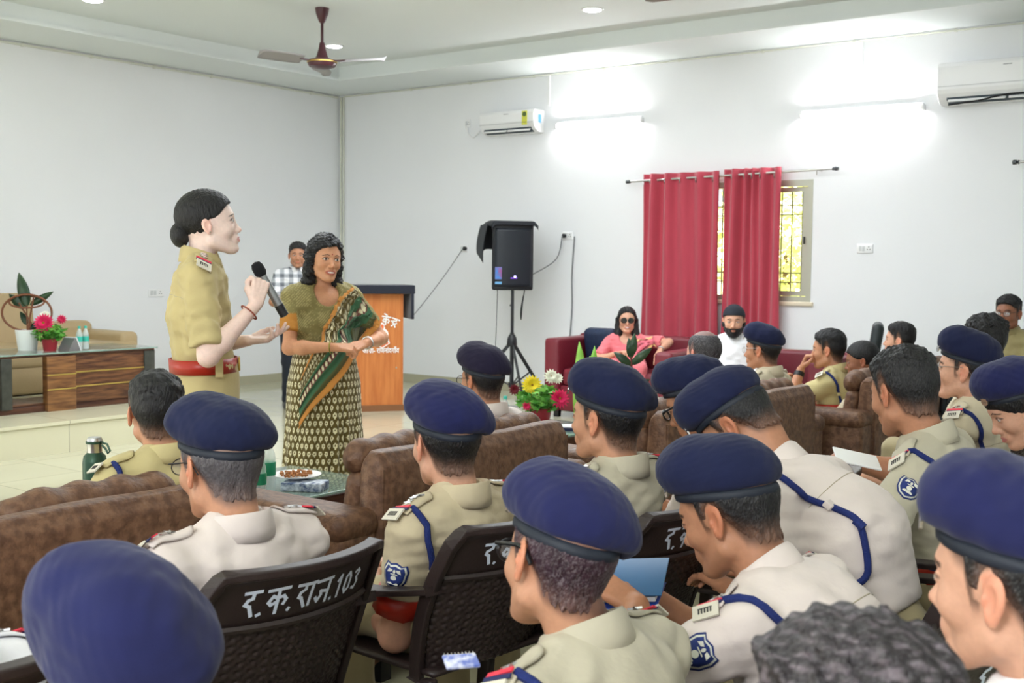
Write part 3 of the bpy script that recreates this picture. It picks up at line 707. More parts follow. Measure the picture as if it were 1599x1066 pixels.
# emblem on the lectern
em = Matrix.Translation((.03,-.006,LH-.40)) @ ML
def ell2(cx_, cy_, rx, ry, n=28, a0=0, a1=2*PI): return [(cx_+rx*math.cos(a0+(a1-a0)*k/n), cy_+ry*math.sin(a0+(a1-a0)*k/n)) for k in range(n)]
def lif(d): return Matrix.Translation((0,-d,0)) @ em
mb = MB(); mb.prism([(-.062,-.03),(-.075,-.085),(0,-.135),(.075,-.085),(.062,-.03),(.0,-.055)], .004, em).prism(ell2(0,0,.062,.062), .004, em).prism(ell2(0,.085,.024,.03), .004, em).prism([(-.03,.058),(.03,.058),(.018,.1),(-.018,.1)], .004, em)
eb = mb.build('emblem', M_lw, t, smooth=False)
M_or = mat('emblem_orange', rgb(226,110,60), .5)
MB().prism([(-.052,-.05),(-.062,-.083),(0,-.122),(.062,-.083),(.052,-.05),(0,-.075)], .003, lif(.003)).build('emblem_ribbon', M_or, eb, smooth=False)
MB().prism(ell2(0,0,.046,.046), .003, lif(.003)).build('emblem_disc', mat('emblem_cream', rgb(250,214,190), .5), eb, smooth=False)
MB().prism(ell2(0,-.008,.04,.026), .003, lif(.006)).build('emblem_centre', mat('emblem_cyan', rgb(96,214,222), .5), eb, smooth=False)
MB().prism(ell2(0,.075,.016,.024), .003, lif(.003)).build('emblem_crest', M_or, eb, smooth=False)
MB().lathe([(0,0),(.008,0),(.008,.004),(0,.004)], (hw*.72,-.002,LH-.72), 10, axis=(0,-1,0)).build('lock', M_steel, t)
# ------------------------------------------------------------------ loudspeaker on tripod
SP = Vector((3.33, -.80, 0)); SR = math.radians(50)      # front faces the hall
t = empty('speaker_tripod', SP, SR, 'black tripod stand under the loudspeaker by the wall', 'speaker stand')
M_trip = mat('tripod_black', rgb(34,36,40), .4)
MB().tube([(0,0,.16),(0,0,.72)], .022, 12).tube([(0,0,.7),(0,0,1.17)], .017, 12).build('pole', M_trip, t)
MB().lathe([(.0,.58),(.05,.58),(.055,.60),(.05,.66),(.03,.70),(0,.70)], (0,0,0), 14).build('collar', M_trip, t)
MB().tube([(0,.03,1.0),(0,.07,1.0)], .014, 8).build('knob', M_trip, t)
MB().lathe([(0,.15),(.035,.15),(.035,.20),(0,.20)], (0,0,0), 12).build('lower_hub', M_trip, t)
for k in range(3):
    a = 2*PI*k/3+.55; d = Vector((math.cos(a), math.sin(a), 0))
    lg = MB().box(d*.27+Vector((0,0,.31)), (.74,.02,.035), Matrix.Rotation(a,3,'Z') @ Matrix.Rotation(math.radians(50),3,'Y'), bev=.004).build('leg', M_trip, t)
    MB().tube([d*.03+Vector((0,0,.175)), d*.285+Vector((0,0,.30))], .009, 6).build('brace', M_trip, lg)
    MB().tube([d*.50+Vector((0,0,.045)), d*.55+Vector((0,0,.012))], .022, 8).build('rubber_foot', M_black, lg)
t = empty('loudspeaker', (SP.x, SP.y, 1.16), SR, 'black loudspeaker with drooping cover and blue stickers on its tripod', 'loudspeaker')
SWd, SDp, SH = .44, .38, .70
M_spk = mat('speaker_black', rgb(26,28,34), .5, bump=.15, bscale=200)
out = [(-SWd/2,-.0),(-SWd/2+.02,-.03),(-.12,-.045),(.12,-.045),(SWd/2-.02,-.03),(SWd/2,0),(SWd/2-.08,SDp),(-SWd/2+.08,SDp)]
o = MB().prism(out, SH, Matrix.Translation((0,0,SH/2))).build('cabinet', M_spk, t, smooth=False); md = o.modifiers.new('b','BEVEL'); md.width = .02; md.segments = 3
def gr(u, v):
    x = (u-.5)*(SWd-.05); return Vector((x, -.048-.010*(1-(2*u-1)**2)+ .02*abs(2*u-1)**3, .035+v*(SH-.10)))
MB().grid(gr, 14, 20).build('grille', mat('speaker_grille', rgb(30,36,46), .45, noise=.4, nscale=300), t, solid=.004)
MB().box((-SWd/2+.055,-.062,.115+.06), (.07,.004,.125)).build('sticker', mat('sticker_cyan', rgb(70,140,215), .4, col2=rgb(150,90,150), nscale=14), t, smooth=False)
MB().box((-SWd/2+.055,-.062,.075), (.07,.004,.026)).build('small_sticker', mat('sticker_pale', rgb(110,170,215), .4), t, smooth=False)
MB().box((.0,-.061,.125), (.07,.004,.006)).build('light_strip', mat('violet_strip', rgb(120,70,220), .4, emit=2.0), t, smooth=False)
MB().lathe([(0,0),(.009,0),(.009,.004),(0,.004)], (.01,-.060,.14), 12, axis=(0,-1,0)).build('power_led', mat('violet_led', rgb(170,160,255), .4, emit=14.0), t)
def cov(u, v):
    x = (u-.5)*(SWd+.06); 
    if v < .25: k = v/.25; p = Vector((x*(.98), -.085+.0*k, SH-.03+.035*k))
    elif v < .7: k = (v-.25)/.45; p = Vector((x, -.085+(SDp+.12)*k, SH+.006+.012*math.sin(PI*k)))
    else: k = (v-.7)/.3; p = Vector((x, SDp+.035+.03*math.sin(PI*k*.5), SH+.006-.30*k+.02*math.sin(9*u)*k))
    e = abs(2*u-1); p.z -= .05*max(0, e-.85)/.15
    return p
MB().grid(cov, 24, 40).build('rain_cover', mat('cover_cloth', rgb(30,34,42), .6), t, solid=.006)
def cov2(u, v):   # flap over the side away from the window
    return Vector((-SWd/2-.035-.05*math.sin(PI*v*.6), .06+u*(SDp-.02)*(1-.1*v), SH-.02-v*(.40-.10*u)))
MB().grid(cov2, 16, 16).build('cover_flap', MATS['cover_cloth'], t, solid=.006)
cable('speaker_cable', [SP+Vector((.12,.05,1.17)), SP+Vector((.13,.0,1.02)), SP+Vector((.10,.02,.86)), SP+Vector((.08,.04,.95)), SP+Vector((.11,.04,1.1))], .006, M_black, 'short black cable loop hanging under the loudspeaker')
cable('speaker_cable', [SP+Vector((-.12,-.1,1.16)), SP+Vector((-.13,-.1,.8)), SP+Vector((-.15,-.1,.4)), SP+Vector((-.2,-.1,.01)), SP+Vector((.1,-.4,.008)), SP+Vector((.5,-.3,.008)), SP+Vector((1.2,-.2,.008))], .005, M_gcab, 'thin cable dropping left of the tripod to the floor')
# ------------------------------------------------------------------ red sofas near the curtains
M_red = mat('maroon_leather', rgb(112,30,44), .42, noise=.15, nscale=5, bump=.12, bscale=60)
def red_sofa(c, rz, w_, label, h=.76):
    t = empty('maroon_sofa', c, rz, label, 'sofa')       # local: sits facing -Y
    MB().box((0,.33,.06+(h-.06)/2), (w_,.17,h-.06), bev=.035).build('backrest', M_red, t)
    for s in (-1,1): MB().box((s*(w_/2-.08),-.05,.06+(h-.08)/2), (.16,.74,h-.08), bev=.035).build('armrest', M_red, t)
    n = 2 if w_ > 1.3 else 1; cw = (w_-.34)/n
    for k in range(n): MB().box((-(w_-.34)/2+cw*(k+.5),-.06,.38), (cw-.01,.64,.16), bev=.04).build('seat_cushion', M_red, t)
    MB().box((0,-.04,.18), (w_-.3,.66,.24), bev=.02).build('base', M_red, t)
    for a in (-1,1):
        for b in (-.32,.3): MB().box((a*(w_/2-.1), b, .03), (.05,.05,.06)).build('sofa_foot', M_black, t, smooth=False)
    return t
RS = (ony(845,580,-1.5).x+.86, -1.08)
red_sofa((RS[0], RS[1], 0), .08, 1.65, 'maroon leather sofa with the woman in a pink saree')
red_sofa((6.60, -1.92, 0), .10, 1.40, 'maroon leather sofa with the bearded man in white')
t = MB().box((0,0,0), (.36,.14,.34), Matrix.Rotation(.2,3,'X'), bev=.06).build('throw_cushion', mat('navy_cushion', rgb(28,44,74), .6, noise=.3, nscale=30)); t.location = (RS[0]-.48,-1.03,.66)
tag(t, 'dark blue cushion leaning in the left end of the maroon sofa', 'cushion')
# tall plants in front of the maroon sofa
q = ond(915, 600, 7.6)
t = empty('leaf_plant', (q.x, q.y, 0), 0, 'bright green upright leaf plant in a pot before the blue cushion', 'plant')
MB().lathe([(0,0),(.11,0),(.14,.28),(.13,.28),(0,.26)], (0,0,0), 20).build('pot', M_potw, t)
zt = onx(905, 534, q.x).z; mb = MB()
for (dx, k) in ((-.04,1.0),(.045,.97),(.0,.86),(.02,.9)): leafmesh(mb, (dx*.3,dx*.2,.25), (dx,dx*.6,zt*k), .055, up=Vector((.6,-.8,0)))
mb.build('leaves', mat('fresh_leaf', rgb(120,178,60), .4, col2=rgb(150,200,90), nscale=6), t, solid=.002)
q = ond(985, 590, 7.4)
t = empty('rubber_plant', (q.x, q.y, 0), 0, 'dark leaved rubber plant in front of the pink saree', 'plant')
MB().lathe([(0,0),(.11,0),(.14,.28),(.13,.28),(0,.26)], (0,0,0), 20).build('pot', M_potw, t)
zt = onx(985, 535, q.x).z; MB().tube([(0,0,.26),(.01,0,.5),(0,0,zt-.06)], .008, 6).build('stem', mat('red_stem', rgb(110,50,44), .5), t)
vr = Vector((.8,.6,0))
for i, (s, z, L, up_) in enumerate(((-1,zt-.12,.11,.06),(1,zt-.11,.13,.08),(-.3,zt-.07,.06,.10),(.4,zt-.06,.05,.12),(-1,zt-.28,.11,.03),(1,zt-.27,.12,.04),(-.6,zt-.2,.09,.07),(1,zt-.42,.12,.02),(-1,zt-.43,.12,.02))):
    mb = MB(); leafmesh(mb, (0,0,z-.03), vr*(s*L)+Vector((0,0,z+up_)), .026, up=Vector((.6,-.8,.2))); mb.build('leaf', M_dleaf, t, solid=.002)

# ------------------------------------------------------------------ moulded plastic chairs
M_pl = mat('brown_plastic', rgb(46,35,34), .42, noise=.1, nscale=30, bump=.08, bscale=150)
M_paint = mat('chalk_paint', rgb(214,224,240), .7)
CB_W, CB_H0, CB_H1 = .235, .40, .785
def cback(y, z, off=0.0):
    """a point of the chair back: y across (-CB_W..CB_W), z height"""
    k = (z-CB_H0)/(CB_H1-CB_H0)
    x = -.205-.115*k-.035*k*k + .075*(y/CB_W)**2
    return Vector((x-off, y, z))
def plastic_chair(number='103'):
    t = empty('plastic_chair')
    hw = lambda z: CB_W*(.90+.10*math.sin(PI*min(1,(z-CB_H0)/(CB_H1-CB_H0)*.9)))
    # solid top panel
    z1 = CB_H1; z0 = CB_H1-.115
    MB().grid(lambda u, v: cback((2*u-1)*hw(z0+(z1-z0)*v)*.96, z0+(z1-z0)*v), 24, 6).build('backrest', M_pl, t, solid=.008)
    # rim
    zs = [CB_H0+(CB_H1-CB_H0)*i/14 for i in range(15)]
    path = [cback(-hw(z), z) for z in zs]
    path[-1] = cback(-hw(CB_H1)*.97, CB_H1-.004)
    top = [cback(hw(CB_H1)*(-.93+1.86*i/16), CB_H1+.008) for i in range(17)]
    path = path+top+[cback(hw(CB_H1)*.97, CB_H1-.004)]+[cback(hw(z), z) for z in reversed(zs[:-1])]
    mb = MB(); vs = []; n = len(path)
    for i, p in enumerate(path):
        tg = (path[min(i+1,n-1)]-path[max(i-1,0)]).normalized(); nb = Vector((1,0,0)); nb = (nb-tg*tg.x).normalized(); sd = tg.cross(nb)
        a, b = .019, .010
        vs += [p+nb*a*sx+sd*b*sy for sx, sy in ((-1,-1),(1,-1),(1,1),(-1,1))]
    fs = [(i*4+k, i*4+(k+1)%4, (i+1)*4+(k+1)%4, (i+1)*4+k) for i in range(n-1) for k in range(4)]+[(0,1,2,3),((n-1)*4+3,(n-1)*4+2,(n-1)*4+1,(n-1)*4)]
    mb.add(vs, fs); o = mb.build('back_rim', M_pl, t, smooth=False); md = o.modifiers.new('b','BEVEL'); md.width = .004; md.segments = 2
    MB().tube([cback(hw(z0)*(-.93+1.86*i/12), z0, .004) for i in range(13)], .009, 6).build('cross_rib', M_pl, t)
    # woven pattern panel
    def wv(u, v):
        z = CB_H0+.02+(z0-CB_H0-.02)*v; y = (2*u-1)*hw(z)*.93
        a = y/.0135*PI; b = z/.0105*PI
        return cback(y, z, .0032*math.sin(a)*math.cos(b)+.0022*abs(math.sin(b*.5)))
    MB().grid(wv, 96, 90).build('woven_panel', M_pl, t, solid=.004, angle=180)
    # seat
    MB().grid(lambda u, v: Vector((-.21+.45*u, (2*v-1)*(.215+.02*u), .425-.028*math.sin(PI*u)*math.sin(PI*v)-.03*max(0,u-.85)/.15)), 16, 14).build('seat', M_pl, t, solid=.012)
    mb = MB()
    for s in (-1, 1):
        arm = MB(); pts = []
        for i in range(13):
            k = i/12
            if k < .75: q = k/.75; pts.append(Vector((-.235+.46*q, s*(.235+.035*math.sin(PI*q)), .645-.03*q-.02*math.sin(PI*q))))
            else: q = (k-.75)/.25; pts.append(Vector((.225+.03*math.sin(PI*q*.5), s*.235, .615-.19*q)))
        vs = []; n = len(pts)
        for i, p in enumerate(pts):
            tg = (pts[min(i+1,n-1)]-pts[max(i-1,0)]).normalized(); sd = Vector((0,1,0)); nb = tg.cross(sd).normalized(); a, b = .030, .008
            vs += [p+sd*a*sx+nb*b*sy for sx, sy in ((-1,-1),(1,-1),(1,1),(-1,1))]
        arm.add(vs, [(i*4+k, i*4+(k+1)%4, (i+1)*4+(k+1)%4, (i+1)*4+k) for i in range(n-1) for k in range(4)]+[(0,1,2,3)])
        o = arm.build('armrest', M_pl, t, smooth=False); md = o.modifiers.new('b','BEVEL'); md.width = .004; md.segments = 2
        for (x, sp) in ((.21,.03),(-.20,-.06)):
            MB().box((x+sp/2, s*.225, .21), (.045, .03, .42), Matrix.Rotation(math.atan2(-sp,.42) if x > 0 else math.atan2(-sp,.42), 3, 'Y'), bev=.008).build('leg', M_pl, t)
    word = ['ra','dot','ka','dot','ra','aa','ja','dot']+list(number)
    ps, xw = write(word); mb = MB()
    sc_ = .052
    rnd = random.Random(len(number)*7+int(number)); ps = [[(a+rnd.uniform(-.03,.03), b+rnd.uniform(-.04,.04)) for a, b in p_] for p_ in ps]
    ps = [[( (a0+(a1-a0)*j/3), (b0+(b1-b0)*j/3)) for (a0,b0),(a1,b1) in zip(p_[:-1], p_[1:]) for j in range(4)] for p_ in ps]
    strokes(mb, ps, None, sc_, .0075, .0, warp=lambda x, y, th: cback(-x, CB_H1-.085+y, .0065))
    mb.build('painted_lettering', M_paint, t, smooth=False)
    return t
CH = []
def put_chair(x, y, rz, label, src=[None], number='103'):
    if src[0] is None or number != '103':
        o = plastic_chair(number)
        if src[0] is None and number == '103': src[0] = o
    else: o = copy_tree(src[0])
    o.location = (x, y, 0); o.rotation_euler = (0, 0, rz); tag(o, label, 'chair', 'moulded plastic chairs'); return o
# ------------------------------------------------------------------ dark office chairs near the window wall
M_off = mat('office_leather', rgb(36,44,46), .5, bump=.1)
def office_chair(x, y, rz, label):
    t = empty('office_chair', (x, y, 0), rz, label, 'chair', 'dark office chairs')
    MB().box((-.26,0,.74), (.09,.50,.50), Matrix.Rotation(-.14,3,'Y'), bev=.044).build('backrest', M_off, t)
    MB().box((0,0,.46), (.5,.5,.1), bev=.045).build('seat', M_off, t)
    MB().tube([(0,0,.09),(0,0,.42)], .03, 10).build('column', M_steel, t)
    for k in range(5):
        a = 2*PI*k/5; d = Vector((math.cos(a), math.sin(a), 0))
        lg = MB().tube([Vector((0,0,.1)), d*.28+Vector((0,0,.07))], [.025,.016], 8).build('base_spoke', M_black, t)
        MB().lathe([(0,-.012),(.025,-.012),(.025,.012),(0,.012)], d*.28+Vector((0,0,.025)), 12, axis=(d.y,-d.x,0)).build('caster', M_black, lg)
    for s in (-1,1): MB().tube([(-.2,s*.26,.5),(-.2,s*.28,.68),(.15,s*.28,.68),(.15,s*.26,.5)], .016, 8).build('armrest', M_black, t)
    return t
# ------------------------------------------------------------------ blended surfaces for bodies and clothes
F4 = np.float32
def V3(*a): return np.array(a, F4)
def ell(p, c, r, R=None):
    q = p-np.asarray(c, F4)
    if R is not None: q = q @ np.asarray(R, F4)
    r = np.asarray(r, F4); k0 = np.linalg.norm(q/r, axis=1); k1 = np.linalg.norm(q/(r*r), axis=1)+1e-9
    return k0*(k0-1)/k1
def rc(p, a, b, ra, rb):
    a = np.asarray(a, F4); b = np.asarray(b, F4); ab = b-a; q = p-a; t = np.clip(q @ ab/(ab @ ab+1e-12), 0, 1)
    return np.linalg.norm(q-t[:, None]*ab, axis=1)-(ra+(rb-ra)*t)
def et(p, a, b, ra, rb, dr, l):
    """elliptic capsule: radius along the side axis l, flattened by dr across it"""
    a = np.asarray(a, F4); b = np.asarray(b, F4); l = np.asarray(l, F4); ab = b-a; q = p-a; t = np.clip(q @ ab/(ab @ ab+1e-12), 0, 1)
    v = q-t[:, None]*ab; la = v @ l; rs = np.linalg.norm(v-la[:, None]*l, axis=1)
    return (np.sqrt(la*la+(rs/dr)**2)-(ra+(rb-ra)*t))*(.5+.5*dr)
def smin(a, b, k):
    h = np.clip(.5+.5*(b-a)/k, 0, 1); return b+(a-b)*h-k*h*(1-h)
def smax(a, b, k): return -smin(-a, -b, k)
def waves(p, amp, lam, seed, n=5):
    g = np.random.default_rng(seed); o = np.zeros(len(p), F4)
    for i in range(n):
        d = g.normal(size=3); d /= np.linalg.norm(d); o += np.sin((p @ d.astype(F4))*(2*PI/(lam*(.6+.9*g.random())))+g.random()*6.28)
    return o*(amp/n**.5)
def creases(p, amp, seed):
    g = np.random.default_rng(seed+50); o = np.zeros(len(p), F4)
    for i in range(4):
        d = np.array([g.normal()*.5, g.normal()*.8, 1.0]); d /= np.linalg.norm(d); e = np.array([1.0, g.normal(), -d[0]]); e /= np.linalg.norm(e)
        a = (p @ d.astype(F4))*(2*PI/(.10+.08*g.random()))+g.random()*6.28+1.3*np.sin((p @ e.astype(F4))*12+g.random()*6)
        o += (1-np.abs(np.sin(a*.5)))**4*(.5+.5*np.sin((p @ e.astype(F4))*9+g.random()*6))
    return o*amp*.55
def mesh_sdf(f, lo, hi, h):
    lo = np.array(lo, F4); hi = np.array(hi, F4); K = 4
    nc = np.maximum(2, np.ceil((hi-lo)/(h*K)).astype(int)+1)
    ax = [lo[i]+h*K*(np.arange(nc[i])+.5)-h*.5 for i in range(3)]
    G = np.stack(np.meshgrid(*ax, indexing='ij'), -1).reshape(-1, 3).astype(F4)
    c = f(G); V = np.repeat(np.repeat(np.repeat(c.reshape(nc), K, 0), K, 1), K, 2).astype(F4)
    near = np.argwhere(np.abs(c.reshape(nc)) < h*K*1.75)
    off = np.stack(np.meshgrid(*[np.arange(K)]*3, indexing='ij'), -1).reshape(-1, 3)
    idx = (near[:, None, :]*K+off[None]).reshape(-1, 3)
    pts = lo+idx.astype(F4)*h
    vals = np.concatenate([f(pts[i:i+400000]) for i in range(0, len(pts), 400000)]) if len(pts) else np.zeros(0, F4)
    V[idx[:,0], idx[:,1], idx[:,2]] = vals
    s = V < 0; n = np.array(V.shape)-1
    acc = np.zeros((*n, 3), F4); cnt = np.zeros(tuple(n), F4)
    X, Y, Z = n
    for axs in range(3):
        sl0 = [slice(None)]*3; sl1 = [slice(None)]*3; sl0[axs] = slice(0, -1); sl1[axs] = slice(1, None)
        a = V[tuple(sl0)]; b = V[tuple(sl1)]; cr = (a < 0) != (b < 0)
        t = np.where(cr, a/np.where(cr, a-b, 1), 0)
        o = [x for x in range(3) if x != axs]
        for du in (0, 1):
            for dv in (0, 1):
                sl = [slice(None)]*3; sl[o[0]] = slice(du, du+n[o[0]]); sl[o[1]] = slice(dv, dv+n[o[1]])
                m = cr[tuple(sl)]; cnt += m
                acc[..., axs] += np.where(m, t[tuple(sl)], 0); acc[..., o[0]] += m*du; acc[..., o[1]] += m*dv
    act = cnt > 0; ci = np.argwhere(act); ids = -np.ones(tuple(n), np.int64); ids[act] = np.arange(len(ci))
    verts = lo+(ci+acc[act]/cnt[act][:, None])*h
    faces = []
    for axs in range(3):
        o = [x for x in range(3) if x != axs]
        sl0 = [slice(1, -1)]*3; sl1 = [slice(1, -1)]*3; sl0[axs] = slice(0, -1); sl1[axs] = slice(1, None)
        a = s[tuple(sl0)]; b = s[tuple(sl1)]; w_ = np.argwhere(a != b); sg = a[a != b]
        base = w_.copy(); base[:, o[0]] += 1; base[:, o[1]] += 1
        def g(du, dv):
            q = base.copy(); q[:, o[0]] += du; q[:, o[1]] += dv; return ids[q[:,0], q[:,1], q[:,2]]
        q = np.stack([g(-1,-1), g(0,-1), g(0,0), g(-1,0)], 1)
        flip = sg if axs != 1 else ~sg
        q[~flip] = q[~flip][:, ::-1]; faces.append(q)
    return verts.astype(F4), np.concatenate(faces)
def np_obj(name, parts, m, parent=None, label=None, smooth=True):
    """parts: list of (verts, faces, colours or None) joined into one mesh"""
    vs = np.concatenate([a[0] for a in parts]); off = 0; fs = []
    for a in parts: fs.append(a[1]+off); off += len(a[0])
    fs = np.concatenate(fs); me = bpy.data.meshes.new(name)
    me.vertices.add(len(vs)); me.vertices.foreach_set('co', vs.astype(F4).ravel())
    me.loops.add(len(fs)*4); me.loops.foreach_set('vertex_index', fs.ravel().astype(np.int32))
    me.polygons.add(len(fs)); me.polygons.foreach_set('loop_start', (np.arange(len(fs))*4).astype(np.int32)); me.polygons.foreach_set('loop_total', np.full(len(fs), 4, np.int32))
    me.update(); me.validate()
    if parts[0][2] is not None:
        at = me.color_attributes.new('Col', 'FLOAT_COLOR', 'POINT'); c = np.concatenate([a[2] for a in parts])
        at.data.foreach_set('color', np.concatenate([c, np.ones((len(c), 1))], 1).astype(F4).ravel())
    me.polygons.foreach_set('use_smooth', [smooth]*len(me.polygons)); me.materials.append(m)
    o = bpy.data.objects.new(name, me); COL.objects.link(o)
    if parent: o.parent = parent
    if label: o['label'] = label
    return o
def rotm(yaw=0, pitch=0, roll=0):
    return np.array(Matrix.Rotation(yaw, 3, 'Z') @ Matrix.Rotation(pitch, 3, 'Y') @ Matrix.Rotation(roll, 3, 'X'), F4)
def sst(x, a, b): t = np.clip((x-a)/(b-a+1e-9), 0, 1); return t*t*(3-2*t)
def blob(q, c, r): return np.linalg.norm((q-np.asarray(c, F4))/np.asarray(r, F4), axis=1)

# ---- head in its own frame: forward +X, left +Y, up +Z, origin between the ears
def head_sdf(q, g):
    fem = g.get('fem', 0); jw = g.get('jaw', 1.0); 
    d = ell(q, (-.012,0,.024), (.099,.078,.090))
    d = smin(d, ell(q, (.028,0,-.025), (.060,.060,.080)), .03)
    for s in (-1, 1):
        d = smin(d, rc(q, (-.002,s*.050*jw,-.070), (.055,s*.020,-.102), .020, .017), .03)
        d = smin(d, ell(q, (.052,s*.040,-.034), (.028,.022,.024)), .018)
    d = smin(d, ell(q, (.070,0,-.106), (.020,.022,.016)), .02)
    d = smin(d, rc(q, (.074,-.026,.016), (.074,.026,.016), .012, .012), .016)
    for s in (-1, 1): d = smax(d, -ell(q, (.093,s*.033,-.004), (.015,.019,.011)), .012)
    nl = g.get('nose', 1.0)
    d = smin(d, rc(q, (.080,0,.004), (.098*nl+.002,0,-.036), .0075, .0095), .009)
    d = smin(d, ell(q, (.101*nl,0,-.040), (.012,.0115,.010)), .007)
    for s in (-1, 1):
        d = smin(d, ell(q, (.091,s*.0115,-.044), (.011,.0075,.008)), .005)
        d = smax(d, -ell(q, (.094,s*.006,-.053), (.005,.0035,.004)), .003)
        d = smin(d, ell(q, (.0745,s*.0325,-.004), (.0125,.0150,.0115)), .004)
    sm = g.get('smile', 0)
    d = smin(d, ell(q, (.080,0,-.070), (.014,.026,.020)), .014)
    for (z, r) in ((-.0675,.0055),(-.0775,.0062)):
        for s in (-1, 1): d = smin(d, rc(q, (.0915,0,z), (.080,s*(.021+.006*sm),z*.25-.0725*.75+.006*sm), r*(1.1 if fem else .95), .0025), .005)
    md = rc(q, (.098,-.010-.006*sm,-.0725-.0), (.098,.010+.006*sm,-.0725), .0016+.0035*sm, .0016+.0035*sm)
    d = smax(d, -md, .004)
    if sm: d = smin(d, ell(q, (.086,0,-.0725), (.007,.016,.006)), .001)
    ea = g.get('ear', 1.0)
    for s in (-1, 1):
        R = rotm(-s*.42, -.18, 0)
        c = V3(-.012, s*.083, -.012)
        e = smin(ell(q, c+V3(-.001,0,.004), (.0180,.0052,.0265*ea), R), ell(q, c+V3(.001,0,-.008), (.0125,.0050,.022*ea), R), .008)
        e = smin(e, ell(q, c+V3(.004,-s*.001,-.026*ea), (.009,.005,.010), R), .005)
        e = smax(e, -ell(q, c+V3(.0035,s*.0055,.0), (.0110,.0060,.0185*ea), R), .0025)
        e = smin(e, ell(q, c+V3(.013,-s*.002,-.003), (.004,.004,.007), R), .003)
        d = smin(d, e, .006)
    return d
def head_col(q, g):
    fem_ = g.get('fem', 0); sk = np.array(g['skin'], F4); n = len(q); c = np.tile(sk, (n, 1))
    def mixc(m, col): 
        nonlocal c
        c = c*(1-m[:, None])+np.array(col, F4)*m[:, None]
    warm = sk*V3(1.08,.80,.74)
    x, y, z = q[:,0], q[:,1], q[:,2]; ay = np.abs(y)
    mixc(.45*(1-sst(blob(q, (-.012,0,-.012), (.03,1,.034)), .8, 1.1))*(ay > .076), warm*V3(1.15,.95,.9))
    for s in (-1, 1): mixc(.35*(1-sst(blob(q, (.062,s*.04,-.036), (.03,.022,.022)), .3, 1.1)), warm)
    mixc(.3*(1-sst(blob(q, (.104,0,-.043), (.016,.018,.014)), .5, 1.1)), warm)
    hc = np.array(g['hairc'], F4)
    fade = g.get('fade', None)
    if g.get('hair') in ('short', 'bald', 'cap'):
        # close-cropped roots under the hairline
        zl = np.interp(x, HLX, HLZ).astype(F4)
        m = sst(z-zl, -.022, .006)*(x < .08)*(1-sst(blob(q, (-.012,0,-.012), (.03,1,.036)), 1.15, .9)*(ay > .07))
        mixc(np.clip(m, 0, 1)*(.8 if fade is None else fade), hc*.6+sk*.12)
    st = g.get('stubble', 0)
    if st:
        m = sst(-z, .052, .075)*sst(x, -.01, .03)*(1-sst(blob(q, (.09,0,-.072), (.02,.022,.008)), 1.0, .7)); mixc(m*st, hc*.5+sk*.35)
    mus = g.get('mustache', 0)
    if mus: mixc(mus*(1-sst(blob(q, (.092,0,-.0605), (.02,.030,.0065)), .8, 1.15)), hc)
    lip = np.array(g.get('lip', sk*V3(.95,.62,.60)), F4)
    wl = .024+.008*g.get('smile', 0)
    mixc(.85*(1-sst(blob(q, (.088,0,-.0725), (.022,wl,.0095+.004*g.get('smile',0))), .8, 1.05)), lip)
    if g.get('smile', 0): mixc(1-sst(blob(q, (.09,0,-.0725), (.02,.019,.0042)), .85, 1.05), (.86,.84,.8))
    for s in (-1, 1):
        by = np.interp(ay, [.014,.028,.048], [.0155,.0205,.013])
        bw = .6 if fem_ else 1.0; m = (1-sst(np.abs(z-by), .0022*bw, .0046*bw))*(sst(ay, .012, .017)*(1-sst(ay, .046, .052)))*(x > .05)*(np.sign(y) == s)
        mixc(np.clip(m, 0, 1)*.9, hc*.8)
        m = (1-sst(blob(q, (.085,s*.0325,-.0045), (.022,.0130,.0040*g.get('eye',1))), .85, 1.05)); mixc(m, (.62,.60,.58))
        gz = g.get('gaze', 0.0)
        m = (1-sst(blob(q, (.088,s*.0325+gz*.006,-.0035), (.02,.0056,.0046*g.get('eye',1))), .8, 1.1)); mixc(m, (.03,.018,.012))
        m = (1-sst(np.abs(blob(q, (.085,s*.0325,-.004), (.026,.0155,.0060*g.get('eye',1)))-1), .08, .26+.10*(g.get('eye',1)-1)))*sst(z, -.007, -.002); mixc(np.clip(m, 0, 1)*.85, (.03,.02,.02))
    if g.get('bindi'): mixc(1-sst(blob(q, (.09,0,.022), (.02,.0034,.0034)), .8, 1.1), (.3,.01,.02))
    return c
HLX = [-.13,-.075,-.045,-.028,-.006,.006,.014,.024,.030,.045,.062,.074,.11]
HLZ = [-.080,-.080,-.062,-.024,.024,.014,-.022,-.020,.028,.036,.056,.064,.068]
